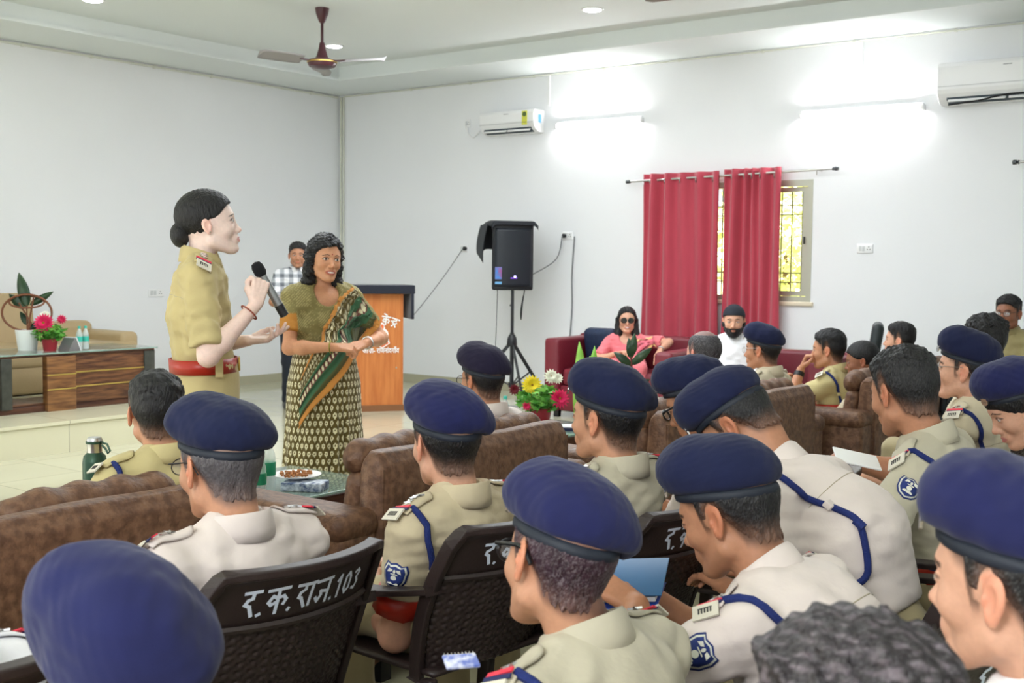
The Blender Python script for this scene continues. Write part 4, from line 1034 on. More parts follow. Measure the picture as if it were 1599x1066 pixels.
def hair_sdf(q, g):
    kind = g.get('hair', 'short'); sd = g.get('seed', 1)
    base = ell(q, (-.012,0,.024), (.099,.078,.090)); x, y, z = q[:,0], q[:,1], q[:,2]
    zl = np.interp(x, HLX, HLZ).astype(F4)+waves(q*V3(1,1,.2), .0045, .010, sd+9, 5)*(x < -.03)
    if kind in ('short', 'cap'):
        base = smin(base, rc(q, (-.034,0,-.055), (-.046,0,-.15), .0535, .056), .022)
        th = .0008+.012*sst(z, .03, .10)*(kind == 'short')*g.get('top', 1.0)+.0065*sst(z-zl, .0, .05)
        d = base-th+waves(q, .0016, .012, sd, 6)*(.35+.65*sst(z, .02, .08))+waves(q, .0022*g.get('mess', 1), .035, sd+5, 4)*sst(z, .02, .09)
        return smax(d, (zl-z)*.8, .006)
    if kind == 'bald':
        d = base-.004+waves(q, .001, .012, sd); d = smax(d, (zl-z)*.8, .006)
        return smax(d, -ell(q, (.0,0,.125), (.09,.06,.055)), .01)
    if kind == 'bun':          # centre parted, pulled back over the ears into a low bun
        zz = np.interp(x, [-.13,-.05,-.022,0,.02,.04,.06,.075,.11], [-.088,-.084,-.066,.010,.012,.024,.044,.058,.066]).astype(F4)+g.get('hlo', 0)*sst(x, -.02, .02)
        d = ell(q, (-.014,0,.034), (.108,.086,.094))+waves(q*V3(1,1,.3), .001, .012, sd)
        d = smax(d, (zz-z)*.8, .008)
        d = smin(d, ell(q, g.get('bunpos', (-.128,0,-.038)), (.034,.046,.046)), .006)
        return d
    if kind == 'long':
        zz = np.interp(x, [-.13,-.05,0,.02,.04,.06,.075,.11], [-.3,-.3,-.06,-.01,.02,.05,.068,.075]).astype(F4)
        d = ell(q, (-.014,0,.030), (.108,.088,.098)); d = smax(d, (zz-z)*.8, .01)
        for s in (-1, 1): d = smin(d, smin(rc(q, (-.03,s*.070,.0), (-.015,s*.082,-.13), .036, .036), rc(q, (-.015,s*.082,-.13), (.03,s*.075,-.26), .036, .016), .02), .02)
        d = smin(d, rc(q, (-.06,0,.0), (-.07,0,-.2), .06, .05), .03)
        return d+waves(q*V3(1,1,.25), .0022, .014, sd)
    if kind == 'wavy':
        d = ell(q, (-.014,0,.036), (.110,.092,.098))
        zz = np.interp(x, [-.13,-.05,-.01,.02,.045,.06,.075,.11], [-.3,-.3,-.10,-.02,.03,.05,.066,.075]).astype(F4); d = smax(d, (zz-z)*.8, .01)
        for s in (-1, 1): d = smin(d, rc(q, (-.02,s*.070,.01), (-.022,s*.078,-.125), .036, .034), .025)
        d = smin(d, rc(q, (-.07,0,.0), (-.075,0,-.12), .070, .055), .03)
        return d+waves(q, .005, .045, sd)+waves(q, .0025, .016, sd+3)
    return base+1
def beret_sdf(q, g):
    dr = g.get('droop', 1.0); x, y, z = q[:,0], q[:,1], q[:,2]; hgt = g.get('bh', 1.0)
    d = ell(q, (-.010,-.004,.082), (.112,.092,.072*hgt), rotm(0, -.20, 0))
    d = smin(d, ell(q, (-.024,-.052*dr,.074-.012*dr), (.100,.070,.050), rotm(0, -.16, .42*dr)), .035)
    d = smin(d, ell(q, (.042,.022,.104), (.062,.070,.056*hgt), rotm(0,.0,-.2)), .03)
    d = smin(d, ell(q, (-.012,0,.066), (.109,.087,.060), rotm(0, -.20, 0)), .015)
    d = d+waves(q, .0016, .07, g.get('seed', 1)+31, 5)+waves(q, .0006, .02, g.get('seed', 1)+7, 5)
    zb = BZ0+BSL*x
    lim = (zb+.010-z)*.95-.030*dr*sst(-y, .06, .10)
    return smax(d, lim, .012)
BZ0, BSL = .034, .20
def band_mesh(g):
    n = 48; vs = []; fs = []
    prof = [(0.0,.0),(.004,-.0015),(.0068,0.001),(.0072,.008),(.006,.015),(.0,.018)]
    for k in range(n):
        a = 2*PI*k/n; cx_, cy_ = math.cos(a), math.sin(a)
        for (o, dz) in prof:
            X = -.012+(.0985+o)*cx_; Y = (.0785+o)*cy_; vs.append((X, Y, BZ0+BSL*X-.004+dz))
    m = len(prof)
    for k in range(n):
        for j in range(m): fs.append((k*m+j, k*m+(j+1)%m, ((k+1)%n)*m+(j+1)%m, ((k+1)%n)*m+j))
    return vs, [tuple(reversed(f)) for f in fs]
# ---- hands
def hand_prims(side, curl, spread=.12, thumb=.6, per=None):
    """canonical hand: wrist at origin, fingers +X, palm faces -Z, thumb on +Y*side; returns capsules"""
    out = []; Ls = (.078,.086,.080,.064); ys = (.026,.009,-.009,-.026)
    for i in range(4):
        y = ys[i]*side; k0 = np.array((.004, y*.55, .0)); k1 = np.array((.088-.004*abs(i-1), y, .0)); out.append((k0, k1, .0145, .0105))
        a = 0; p = k1; yaw = spread*(1.2-i*.8)*side; L = Ls[i]; c = curl if per is None else per[i]
        for (fr, r0, r1, ca) in ((.46,.0098,.0088,c*1.0),(.30,.0088,.0080,c*1.15),(.24,.0080,.0066,c*.8)):
            a += ca; d = np.array((math.cos(a)*math.cos(yaw), math.cos(a)*math.sin(yaw), -math.sin(a))); q = p+d*L*fr
            out.append((p, q, r0, r1)); p = q
    b0 = np.array((.018, .020*side, -.006)); b1 = np.array((.045, .040*side, -.014-.012*thumb)); b2 = np.array((.074, .046*side-.010*thumb*side, -.022-.022*thumb)); b3 = np.array((.096, .040*side-.022*thumb*side, -.028-.024*thumb))
    out += [(b0, b1, .016, .013), (b1, b2, .012, .0098), (b2, b3, .0098, .0075)]
    return out
def hand_f(prims, w, X, Yv, Z, s=1.0):
    R = np.stack([X, Yv, Z], 1)
    P_ = [(w+R @ (a*s), w+R @ (b*s), ra*s, rb*s) for a, b, ra, rb in prims]
    def f(p):
        d = None
        for i, (a, b, ra, rb) in enumerate(P_):
            e = rc(p, a, b, ra, rb); d = e if d is None else smin(d, e, .006 if i % 4 == 0 or i > 15 else .003)
        return d
    pts = np.array([x for a, b, _, _ in P_ for x in (a, b)]); return f, pts.min(0)-.02, pts.max(0)+.02
def unit(v): v = np.asarray(v, float); return v/np.linalg.norm(v)
def ik(sh, wr, L1, L2, pole):
    sh = np.asarray(sh, float); wr = np.asarray(wr, float); d = wr-sh; D = np.linalg.norm(d)
    if D > (L1+L2)*.995: wr = sh+d/D*(L1+L2)*.995; D = (L1+L2)*.995
    u = unit(wr-sh); a = (L1*L1-L2*L2+D*D)/(2*D); h = math.sqrt(max(0, L1*L1-a*a)); pl_ = np.asarray(pole, float); pl_ = unit(pl_-u*(pl_ @ u)); return sh+u*a+pl_*h, wr
def project(F, o, d, n=60, off=0.0):
    """walk points o along directions d onto the surface F = off"""
    p = np.array(o, F4); d = np.array(d, F4); 
    if d.ndim == 1: d = np.tile(d, (len(p), 1))
    for _ in range(n): p = p+d*(np.clip(F(p)-off, -.05, .05)*.8)[:, None]
    return p
def snap(F, o, off=0.0, n=12):
    p = np.array(o, F4); e = 2e-3
    for _ in range(n):
        d = F(p)-off; gr = np.stack([F(p+V3(*(e if k == a else 0 for k in range(3))))-F(p-V3(*(e if k == a else 0 for k in range(3)))) for a in range(3)], 1)/(2*e)
        p = p-(np.clip(d, -.04, .04)*.9)[:, None]*gr/np.maximum((gr*gr).sum(1), .3)[:, None]
    return p
def grid_faces(nu, nv): return [(j*nu+i, j*nu+i+1, (j+1)*nu+i+1, (j+1)*nu+i) for j in range(nv-1) for i in range(nu-1)]
M_skin = mat('skin', (1,1,1), .48, vcol=True, noise=.10, nscale=90, bump=.06, bscale=260, sss=.12, spec=.4)
M_hair = mat('hair', (1,1,1), .48, vcol=True, noise=.45, nscale=70, bump=.55, bscale=240, spec=.5, stretch=(1,1,.35))
M_beret = mat('beret_wool', rgb(22,27,76), .95, noise=.12, nscale=25, sheen=.12, bump=.12, bscale=500)
M_beretd = mat('beret_wool_dark', rgb(17,25,62), .95, noise=.12, nscale=25, sheen=.08, bump=.12, bscale=500)
M_beretp = mat('beret_wool_purple', rgb(29,24,52), .95, noise=.12, nscale=25, sheen=.08, bump=.12, bscale=500)
M_band = mat('beret_band', rgb(24,31,44), .6)
M_cord = mat('blue_cord', rgb(22,40,104), .8, bump=.5, bscale=220)
M_silver = mat('badge_silver', rgb(220,220,220), .25, 1.0)
M_redst = mat('red_stripe', rgb(222,50,72), .6); M_navyst = mat('navy_stripe', rgb(28,34,84), .6)
M_belt = mat('belt_leather', rgb(168,42,26), .35)
M_shoe = mat('shoe', rgb(26,24,26), .3)
M_spec = mat('spectacle_black', rgb(20,22,26), .35); M_specm = mat('spectacle_metal', rgb(150,150,150), .3, 1.0)
M_lens = mat('lens', rgb(235,240,240), .02, alpha=.12, spec=.9); M_lensd = mat('lens_dark', rgb(40,52,50), .05, alpha=.7, spec=.9)
def cloth(nm, c, **k): return mat('cloth_'+nm, c, .82, noise=.05, nscale=6, bump=.42, bscale=17, sheen=.1, **k)
KH = {'light': cloth('light', rgb(218,206,200)), 'mid': cloth('mid', rgb(196,182,152)), 'olive': cloth('olive', rgb(196,182,132)), 'sand': cloth('sand', rgb(206,194,168)), 'grey': cloth('grey', rgb(188,181,160)),
      'blackish': cloth('blackish', rgb(22,28,40)), 'white': cloth('white', rgb(240,240,244)), 'khaki_deep': cloth('khaki_deep', rgb(150,138,96)), 'officer': cloth('officer', rgb(192,176,126)), 'trs': cloth('trs', rgb(178,164,128))}
M_tabw = mat('tab_white', rgb(214,208,192), .6); M_tabink = mat('tab_ink', rgb(60,58,56), .6)
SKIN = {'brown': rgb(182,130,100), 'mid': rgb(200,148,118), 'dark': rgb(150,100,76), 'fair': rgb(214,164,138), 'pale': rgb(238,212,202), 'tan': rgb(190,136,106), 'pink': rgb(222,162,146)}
HAIRC = {'black': rgb(20,19,22), 'gray': rgb(92,88,92), 'salt': rgb(58,54,60), 'henna': rgb(56,30,44), 'soft': rgb(44,38,42)}

def person(label, Hw, yaw=180, seat=.43, lean=.08, side=0.0, hy=0, hp=0, hr=0, s=1.0, sw=1.0, skin='brown', hairc='black', hair='short', beret=None, shirt='mid', specs=None,
           lan=True, patch=True, belt=True, ep='stars', epn=2, arms=None, stand=False, h=.009, hh=.0034, g=None, group=None, collar=True, legs=True, belly=0.0, seam=True, fold=.0037, badge=True, trouser='trs', torso_yaw=0, curve=0.0, detail=True, footfwd=.0, beardy=False, sleevel=.70, extra=None):
    G = dict(skin=SKIN[skin], hairc=HAIRC[hairc], hair=hair, seed=abs(hash(label)) % 97 if False else (len(label)*7+ord(label[3])) % 97)
    if g: G.update(g)
    R3 = rotm(math.radians(yaw)); loc = np.array(Hw, float)-R3.astype(float) @ np.array((lean, side, Hw[2]))
    root = empty('person', (loc[0], loc[1], 0), math.radians(yaw), label, 'person', group)
    Rh = rotm(math.radians(hy), math.radians(hp), math.radians(hr)); Hl = V3(lean, side, Hw[2])
    toL = lambda q: (q*s) @ Rh.T+Hl
    fr = Rh @ V3(1,0,0)
    Nb = Hl+(V3(-.045, 0, -.132)+V3(-.10*math.sin(math.radians(hp)), 0, .02*abs(math.sin(math.radians(hp)))))*s
    Nb = np.array(Nb, F4)
    pz = seat+.11 if not stand else seat
    Pv = V3(0, 0, pz)
    ty = math.radians(torso_yaw)
    L = V3(-math.sin(ty), math.cos(ty), 0); U = (Nb-Pv); U = U/np.linalg.norm(U); L = L-U*(L @ U); L = L/np.linalg.norm(L); Fd = np.cross(L, U)
    Mid = Pv+(Nb-Pv)*.5-Fd*(.015+curve)
    Up2 = Nb-Mid; Up2 /= np.linalg.norm(Up2); F2 = np.cross(L, Up2)
    Sd = Nb-Up2*.075
    shw = .158*sw*(1.0 if G.get('fem') else 1.09)
    ShL = Sd+L*shw-F2*.005; ShR = Sd-L*shw-F2*.005
    # ---------------- shirt
    arms = arms or {}
    A = {}
    for nm, sg, Sh in (('L', 1, ShL), ('R', -1, ShR)):
        a = dict(wr=(.34, sg*.09, seat+.17) if not stand else (.10, sg*.20, seat-.08), pole=(-.6, sg*.4, -.8), curl=.35, palm=None, dir=None, per=None, thumb=.6, show=True); a.update(arms.get(nm, {}))
        el, wr = ik(Sh, a['wr'], .285, .25, a['pole']); a['el'] = np.array(el, F4); a['w'] = np.array(wr, F4); a['sh'] = Sh; A[nm] = a
    def F(p):
        d = et(p, Pv-U*.02, Mid, .158*sw, (.150+belly)*sw, .74+belly*1.5, L)
        d = smin(d, et(p, Mid, Sd-Up2*.03, (.152+belly)*sw, .150*sw, .70, L), .05)
        d = smin(d, et(p, Sd+L*.09, Sd-L*.09, .074, .074, .95, F2), .05)
        for Sh in (ShL, ShR): d = smin(d, rc(p, Sh, Nb+Up2*.0, .052, .050), .03)
        for nm in ('L', 'R'):
            a = A[nm]; E = a['sh']+(a['el']-a['sh'])*(sleevel+.18)
            e = rc(p, a['sh'], E, .062*(.6+.4*sw), .060); ax = (a['el']-a['sh']); ax = ax/np.linalg.norm(ax); lim = (p-(a['sh']+ax*.285*(sleevel+.08))) @ ax
            e = smax(e, lim, .006); d = smin(d, e, .035)
        dd = d+waves(p+waves(p, .02, .2, 3)[:, None], fold, .10, G['seed'], 5)+creases(p, fold*1.5, G['seed'])+waves(p*V3(.5,.5,1.6), fold*.5, .05, G['seed']+2, 4)
        dd = smax(dd, -rc(p, Nb-Up2*.0, Nb+Up2*.2, .050, .058), .004)
        if G.get('neckline'): dd = smax(dd, -ell((p-(Nb-Up2*.035+F2*.10)) @ np.stack([F2, L, Up2], 1).astype(F4), (0,0,0), (.10,.072,.085)), .004)
        return smax(dd, (Pv+U*.005-p) @ U, .01)
    lo = np.minimum.reduce([Pv-.24, ShL-.16, ShR-.16, A['L']['el']-.09, A['R']['el']-.09]); hi = np.maximum.reduce([Pv+.24, ShL+.12, ShR+.12, A['L']['el']+.09, A['R']['el']+.09, Nb+.06])
    vv, ff = mesh_sdf(F, lo, hi, h)
    sm_ = KH[shirt] if isinstance(shirt, str) else shirt[0]
    cols = None if isinstance(shirt, str) else shirt[1](vv)
    so = np_obj('shirt', [(vv, ff, cols)], sm_, root)
    # ---------------- body: head + arms
    sk = np.array(G['skin'], F4)
    def HF(p):
        q = (p-Hl) @ Rh/s
        d = head_sdf(q, G)*s
        nk = rc(p, toL(V3(-.034,0,-.055)), Nb-Up2*.02, .054*s*(.86 if G.get('fem') else 1.0), .057*s*(.88 if G.get('fem') else 1.0))
        if G.get('neckline'):
            d = smin(d, smax(et(p, Sd+L*.085, Sd-L*.085, .064, .064, .95, F2), -1*(p-(Sd-Up2*.09)) @ Up2, .01), .03); d = smin(d, smax(et(p, Mid, Sd-Up2*.03, .140*sw, .140*sw, .70, L), -1*(p-(Sd-Up2*.10)) @ Up2, .01), .02)
        return smin(d, nk, .022)
    r_ = .15*s; parts = []
    vv, ff = mesh_sdf(HF, np.minimum(Hl-r_, Nb-(.09 if not G.get('neckline') else .2)), np.maximum(Hl+r_, Nb+(.09 if not G.get('neckline') else .2)), hh)
    q = (vv-Hl) @ Rh/s; cc = head_col(q, G)
    parts.append((vv, ff, cc))
    hands = {}
    for nm, sg in (('L', 1), ('R', -1)):
        a = A[nm]
        if not a['show']: continue
        ax = unit(a['w']-a['el']); X = unit(a['dir']) if a['dir'] is not None else ax
        pn = np.array(a['palm'] if a['palm'] is not None else (0,0,-1), float); Zv = -unit(pn-X*(pn @ X)); Yv = np.cross(Zv, X)
        pr = hand_prims(1 if sg < 0 else -1, a['curl'], thumb=a['thumb'], per=a['per'], spread=a.get('spread', .12))
        hf, hlo, hhi = hand_f(pr, a['w']+X*.01, X, Yv, Zv, .93 if G.get('fem') else 1.0)
        ft = .86 if G.get('fem') else 1.0; ft *= a.get('thick', 1.0)
        def AF(p, a=a, hf=hf, ft=ft):
            d = rc(p, a['sh']+(a['el']-a['sh'])*.4, a['el'], .046*ft, .041*ft)
            m1 = a['el']+(a['w']-a['el'])*.3
            d = smin(d, rc(p, a['el'], m1, .040*ft, .042*ft), .02); d = smin(d, rc(p, m1, a['w'], .042*ft, .0255*ft), .02)
            return smin(d, hf(p), .012)
        pts = np.stack([a['sh']+(a['el']-a['sh'])*.4, a['el'], a['w']]); lo = np.minimum(pts.min(0)-.06, hlo); hi = np.maximum(pts.max(0)+.06, hhi)
        vv, ff = mesh_sdf(AF, lo, hi, .0042 if hh > .0026 else .0030)
        parts.append((vv, ff, np.tile(sk*V3(1.0,.97,.95), (len(vv), 1)))); hands[nm] = (a, X, Yv, Zv)
    np_obj('body', parts, M_skin, root)
    # ---------------- hair, beard
    Mh = Matrix(((*Rh[0]*s, Hl[0]), (*Rh[1]*s, Hl[1]), (*Rh[2]*s, Hl[2]), (0,0,0,1)))
    def head_part(fn, name, m, col=None, lo=(-.2,-.14,-.33), hi=(.14,.14,.16), hs=None):
        vv, ff = mesh_sdf(fn, lo, hi, hs or hh)
        if not len(vv): return None
        cl = col(vv) if col else None
        return np_obj(name, [((vv*s) @ Rh.T+Hl, ff, cl)], m, root)
    if hair != 'none':
        hc = np.array(G['hairc'], F4)
        def hcol(v):
            c = np.tile(hc, (len(v), 1)); zl = np.interp(v[:,0], HLX, HLZ)
            if hair in ('short', 'bald', 'cap'):
                m = (1-sst(v[:,2]-zl, .0, .055))*.75*G.get('fd', 1.0); m = m*(v[:,0] < .03)*(.7+.6*np.random.default_rng(5).random(len(v))); m = np.clip(m, 0, .9)
                c = c*(1-m[:, None])+(sk*.50+hc*.35)*m[:, None]
            if G.get('streak'): w_ = sst(waves(v*V3(.3,1,1), 1.0, .016, 4, 5)+waves(v*V3(.4,1,1), .5, .008, 8, 4), .1, 1.2)*G['streak']; c = c+w_[:, None]*V3(.16,.13,.15)  # pale streaks put the hair's highlights into the colour
            sp = G.get('speck', 0)
            if sp: rr = np.random.default_rng(3).random(len(v)); c = c+(rr > .72)[:, None]*sp
            return c
        zlo = -.33 if hair in ('long', 'wavy') else -.11
        hfn = lambda p: hair_sdf(p, G)
        if beret: hfn = lambda p: smax(hair_sdf(p, G), p[:,2]-(BZ0+BSL*p[:,0]+.002), .004)
        head_part(hfn, 'hair', M_hair, hcol, lo=(-.19,-.15,zlo))
    if beardy:
        def bd(q):
            x, y, z = q[:,0], q[:,1], q[:,2]; d = head_sdf(q, dict(G, smile=0))-.007+waves(q, .0012, .012, 2)
            up = np.interp(x, [-.02,.0,.02,.05,.08,.12], [.0,-.01,-.035,-.050,-.056,-.056]).astype(F4)
            d = smax(d, (z-up)*.8, .005); d = smax(d, (-.004-x)*.8, .005); d = smax(d, -ell(q, (.10,0,-.0725), (.03,.021,.008)), .003)
            d = smax(d, .88-z-1.02, .01)
            return d
        head_part(bd, 'beard', M_hair, lambda v: np.tile(hc, (len(v), 1)), lo=(-.04,-.1,-.14), hi=(.14,.1,.02))
    # ---------------- beret
    if beret:
        bo = head_part(lambda p: beret_sdf(p, G), 'beret', {1: M_beret, 2: M_beretd, 3: M_beretp}[beret], lo=(-.16,-.18,-.01), hi=(.15,.14,.22), hs=.0042)
        vs, fs = band_mesh(G); b = MB().add([Mh @ Vector(v) for v in vs], fs).build('band', M_band, bo, angle=70)
        if badge:
            mb = MB(); c = Vector((.082,.040,.074)); n_ = Vector((.86,.5,.12)).normalized(); up = Vector((-.1,0,1)); up = (up-n_*up.dot(n_)).normalized(); sd = up.cross(n_)
            c = Vector(project(lambda p: beret_sdf(p, G), [tuple(c+n_*.06)], tuple(-n_))[0])
            M = Mh @ frame_m(c, sd, up, n_)
            o8 = [(.010*math.cos(k*PI/8)*(1.35 if k % 2 else 1), .010*math.sin(k*PI/8)*(1.35 if k % 2 else 1)) for k in range(16)]
            mb.prism(o8, .004, M).prism([(a*.8, b*.6+.016) for a, b in o8], .004, M).prism([(-.014,-.006),(.014,-.006),(.010,-.016),(0,-.020),(-.010,-.016)], .004, M)
            mb.build('cap_badge', M_silver, bo, smooth=False)
    # ---------------- collar
    if collar:
        ca = Up2*.8+V3(0,0,1)*.25+F2*(-.12); ca /= np.linalg.norm(ca); cl = L; cf = np.cross(cl, ca); cc0 = Nb+ca*.012-cf*.003
        n = 40; prof = [(.060,-.022),(.0625,.010),(.0615,.036),(.066,.041),(.0715,.034),(.080,.004),(.086,-.020)]
        vs = []; rs = (.9 if G.get('fem') else 1.0)
        for k in range(n):
            a = .26+(2*PI-.52)*k/(n-1); fr_ = (1-math.cos(a))/2
            for j, (r, z) in enumerate(prof):
                zz = z*(.55+.45*fr_)-.028*(1-fr_); rr = r
                if j == len(prof)-1 and (k < 4 or k > n-5): zz -= .014
                vs.append(cc0+cf*(rr*math.cos(a)*1.03*s*rs)+cl*(rr*math.sin(a)*s*rs)+ca*zz*s)
        m = len(prof); co_ = MB().add(vs, [(k*m+j, (k+1)*m+j, (k+1)*m+j+1, k*m+j+1) for k in range(n-1) for j in range(m-1)]).build('collar', sm_ if isinstance(shirt, str) else shirt[0], root, solid=.0025, angle=70)
        if not isinstance(shirt, str):
            me = co_.data; at = me.color_attributes.new('Col', 'FLOAT_COLOR', 'POINT'); at.data.foreach_set('color', np.tile(V3(.8,.8,.8,), (len(me.vertices), 1)).repeat(1, 0).ravel() if False else np.concatenate([np.tile(V3(.75,.76,.78), (len(me.vertices), 1)), np.ones((len(me.vertices), 1))], 1).astype(F4).ravel())
    P3 = lambda lat, up, fwd: Sd+L*lat+Up2*up+F2*fwd
    if seam and detail:
        n = 26; o = [P3(-.165*sw+.33*sw*i/(n-1), -.075+.012*math.cos(PI*(i/(n-1)-.5)), -.3) for i in range(n)]
        MB().tube(project(F, o, F2, off=-.0003).tolist(), .0014, 5).build('yoke_seam', mat('seam_thread', rgb(168,158,134), .9), root)
    # ---------------- epaulettes
    if ep:
        for sg in ((1, -1) if detail else (1,)):
            nu, nv = 12, 5; o = []
            for j in range(nv):
                for i in range(nu):
                    t = i/(nu-1); lat = (shw+.038-(.105*sw+.0)*t)*sg; w_ = .030 if t < .85 else .030*(1-(t-.85)/.15*.75)
                    o.append(P3(lat, .12, (2*j/(nv-1)-1)*w_+.012))
            pts = project(F, o, -Up2, off=.006)
            pts = pts+0
            g_ = MB().add(pts.tolist(), grid_faces(nu, nv) if sg > 0 else [f[::-1] for f in grid_faces(nu, nv)])
            eo = g_.build('epaulette', sm_ if isinstance(shirt, str) else KH['mid'], root, solid=.005)
            at = lambda i, j: Vector(pts[j*nu+i])
            def onstrap(t, w_=0.0):
                i = t*(nu-1); i0 = min(int(i), nu-2); f_ = i-i0; c = at(i0, 2)*(1-f_)+at(i0+1, 2)*f_
                xa = (at(i0, 2)-at(i0+1, 2)).normalized(); ya = (at(i0, 3)-at(i0, 1)).normalized(); za = xa.cross(ya).normalized()
                if za.dot(Vector(Up2)) < 0: za = -za
                ya = za.cross(xa); return frame_m(c+za*(.0045), xa, ya, za)
            if ep == 'stars':
                for (t, m_, ww) in ((.16, M_redst, .010), (.085, M_navyst, .008)):
                    MB().box((0,0,0), (ww, .058, .003)).build('rank_stripe', m_, eo, smooth=False).matrix_local = onstrap(t)
                for k in range(epn):
                    M = onstrap(.34+.17*k); st = [((.0145 if q_ % 2 == 0 else .006)*math.cos(q_*PI/5), (.0145 if q_ % 2 == 0 else .006)*math.sin(q_*PI/5)) for q_ in range(10)]
                    MB().prism(st, .004, M).build('rank_star', M_silver, eo, smooth=False)
            # title tab hanging off the outer end
            M = onstrap(.0); dn = (Vector(L*sg)*.75-Vector(Up2)*.65).normalized(); ya = M.to_3x3() @ Vector((0,1,0)); za = dn.cross(ya).normalized()
            if za.dot(Vector(L*sg)) < 0: za = -za
            c = M.translation+dn*.014+za*.004
            tb = MB().prism([(-.018,-.028),(.018,-.028),(.018,.028),(-.018,.028)], .004, frame_m(c, dn, ya, za)).build('title_tab', M_tabw, eo, smooth=False)
            mb = MB()
            for k in range(5): mb.prism([(-.006,-.015+.0065*k),(.006,-.015+.0065*k),(.006,-.012+.0065*k),(-.006,-.012+.0065*k)], .001, frame_m(c+za*.0028, dn, ya, za))
            mb.prism([(-.007,-.016),(-.0055,-.016),(-.0055,.015),(-.007,.015)], .001, frame_m(c+za*.0028, dn, ya, za)); mb.build('tab_print', M_tabink, tb, smooth=False)
    # ---------------- lanyard round the left arm
    if lan:
        path = [(shw+.012, .0, -.075), (shw+.004, -.05, -.10), (shw-.004, -.10, -.11), (shw-.016, -.15, -.12), (shw-.020, -.19, -.12), (shw-.03, -.235, -.08)]
        pr = snap(F, [P3(a, b, c) for a, b, c in path], off=.006)
        cp = [V3(*project(F, [P3(shw+.012, .14, -.012)], -Up2, off=.004)[0])]+list(pr)
        el = A['L']['el']; wb_ = cp[-1]; cp += list(snap(F, [wb_+F2*.06-Up2*.04, wb_+F2*.12-Up2*.03, wb_+F2*.18+Up2*.02], off=.006))
        pts = []
        for i in range(len(cp)-1):
            a, b, c, d = cp[max(i-1,0)], cp[i], cp[i+1], cp[min(i+2, len(cp)-1)]
            for k in range(5):
                u = k/5; pts.append(.5*((2*b)+(c-a)*u+(2*a-5*b+4*c-d)*u*u+(3*b-a-3*c+d)*u**3))
        pts.append(cp[-1]); pts = list(snap(F, pts, off=.0055, n=5)); lo_ = MB().tube([tuple(map(float, p)) for p in pts], .0084, 8).build('lanyard', M_cord, root)
        c = cp[3]; MB().box(Vector(map(float, c+F2*-.002)), (.016,.03,.022), Matrix((tuple(F2), tuple(L), tuple(Up2))).transposed(), bev=.003).build('cord_loop', sm_ if isinstance(shirt, str) else KH['mid'], lo_)
        MB().tube([tuple(map(float, cp[5]+Up2*.012)), tuple(map(float, cp[5]-Up2*.014))], .0115, 8).build('cord_knot', M_cord, lo_)
    if patch:
        a = A['L']; ax = unit(a['el']-a['sh']); c0 = a['sh']+ax*.095; out_ = L*.96-F2*.30; out_ = unit(out_-ax*(out_ @ ax)); sdv = np.cross(-ax, out_)
        def shield(sc_, off, nm, m_, par):
            ol = [(-.03,.034),(-.018,.030),(0,.036),(.018,.030),(.03,.034),(.036,.016),(.033,-.012),(.022,-.030),(0,-.044),(-.022,-.030),(-.033,-.012),(-.036,.016)]
            o = [c0+sdv*x*sc_-ax*y*sc_+out_*.15 for x, y in ol]+[c0+out_*.15]+[c0+sdv*x*sc_*.5-ax*y*sc_*.5+out_*.15 for x, y in ol]
            pt = project(F, o, -out_, off=off); n = len(ol)
            fs = [(i, (i+1) % n, 13+(i+1) % n, 13+i) for i in range(n)]+[(13+i, 13+(i+1) % n, 12) for i in range(n)]
            return MB().add(pt.tolist(), fs).build(nm, m_, par, solid=.0015)
        M_pw = mat('patch_white', rgb(226,226,214), .7); M_pb = mat('patch_blue', rgb(34,52,118), .7)
        pa = shield(.92, .002, 'sleeve_patch', M_pb, root); shield(.82, .0035, 'patch_border', M_pw, pa); shield(.72, .005, 'patch_field', M_pb, pa)
        cpt = project(F, [c0+out_*.15], -out_, off=.0075)[0]; M = frame_m(Vector(map(float, cpt)), Vector(sdv), Vector(-ax), Vector(out_))
        MB().prism(ell2(0,-.004,.0075,.0075,16), .001, M).prism([(-.014,-.020),(.014,-.020),(.014,-.0155),(-.014,-.0155)], .001, M).prism([(-.0105,-.0145),(.0105,-.0145),(.0095,-.0125),(-.0095,-.0125)], .001, M).prism([(-.010,.0050),(.010,.0050),(.009,.0075),(-.009,.0075)], .001, M).prism(ell2(0,.0135,.0035,.005,12), .001, M).prism([(-.019,.010),(-.008,.012),(-.005,.018),(-.015,.020)], .001, M).prism([(.008,.012),(.019,.010),(.015,.020),(.005,.018)], .001, M).build('patch_emblem', M_pw, pa, smooth=False)
    # ---------------- glasses
    if specs:
        fm = {'black': M_spec, 'metal': M_specm, 'sun': M_spec, 'thin': M_spec}[specs]; r_ = {'black': .0034, 'metal': .0010, 'sun': .0020, 'thin': .0014}[specs]
        T_ = lambda x, y, z: Mh @ Vector((x, y, z)); mb = MB(); rx, rz = (.023,.018) if specs != 'sun' else (.028,.025)
        for sg in (-1, 1):
            mb.tube([T_(.101-.006*abs(math.cos(2*PI*k/20)) if False else .101, sg*.033+rx*math.cos(2*PI*k/20), -.007+rz*math.sin(2*PI*k/20)) for k in range(21)], r_, 6)
            mb.tube([T_(.100, sg*.055, .002), T_(.085, sg*.072, .004), T_(.0, sg*.084, .010), T_(-.022, sg*.083, .004), T_(-.040, sg*.082, -.016)], r_*1.15, 6)
        mb.tube([T_(.101,-.011,-.002), T_(.105,0,.001), T_(.101,.011,-.002)], r_, 6)
        go = mb.build('spectacles', fm, root)
        for sg in (-1, 1): MB().prism(ell2(0,0,rx*.95,rz*.95,20), .0008, Mh @ frame_m((.101, sg*.033, -.007), (0,1,0), (0,0,1), (1,0,0))).build('lens', M_lensd if specs == 'sun' else M_lens, go, smooth=False)
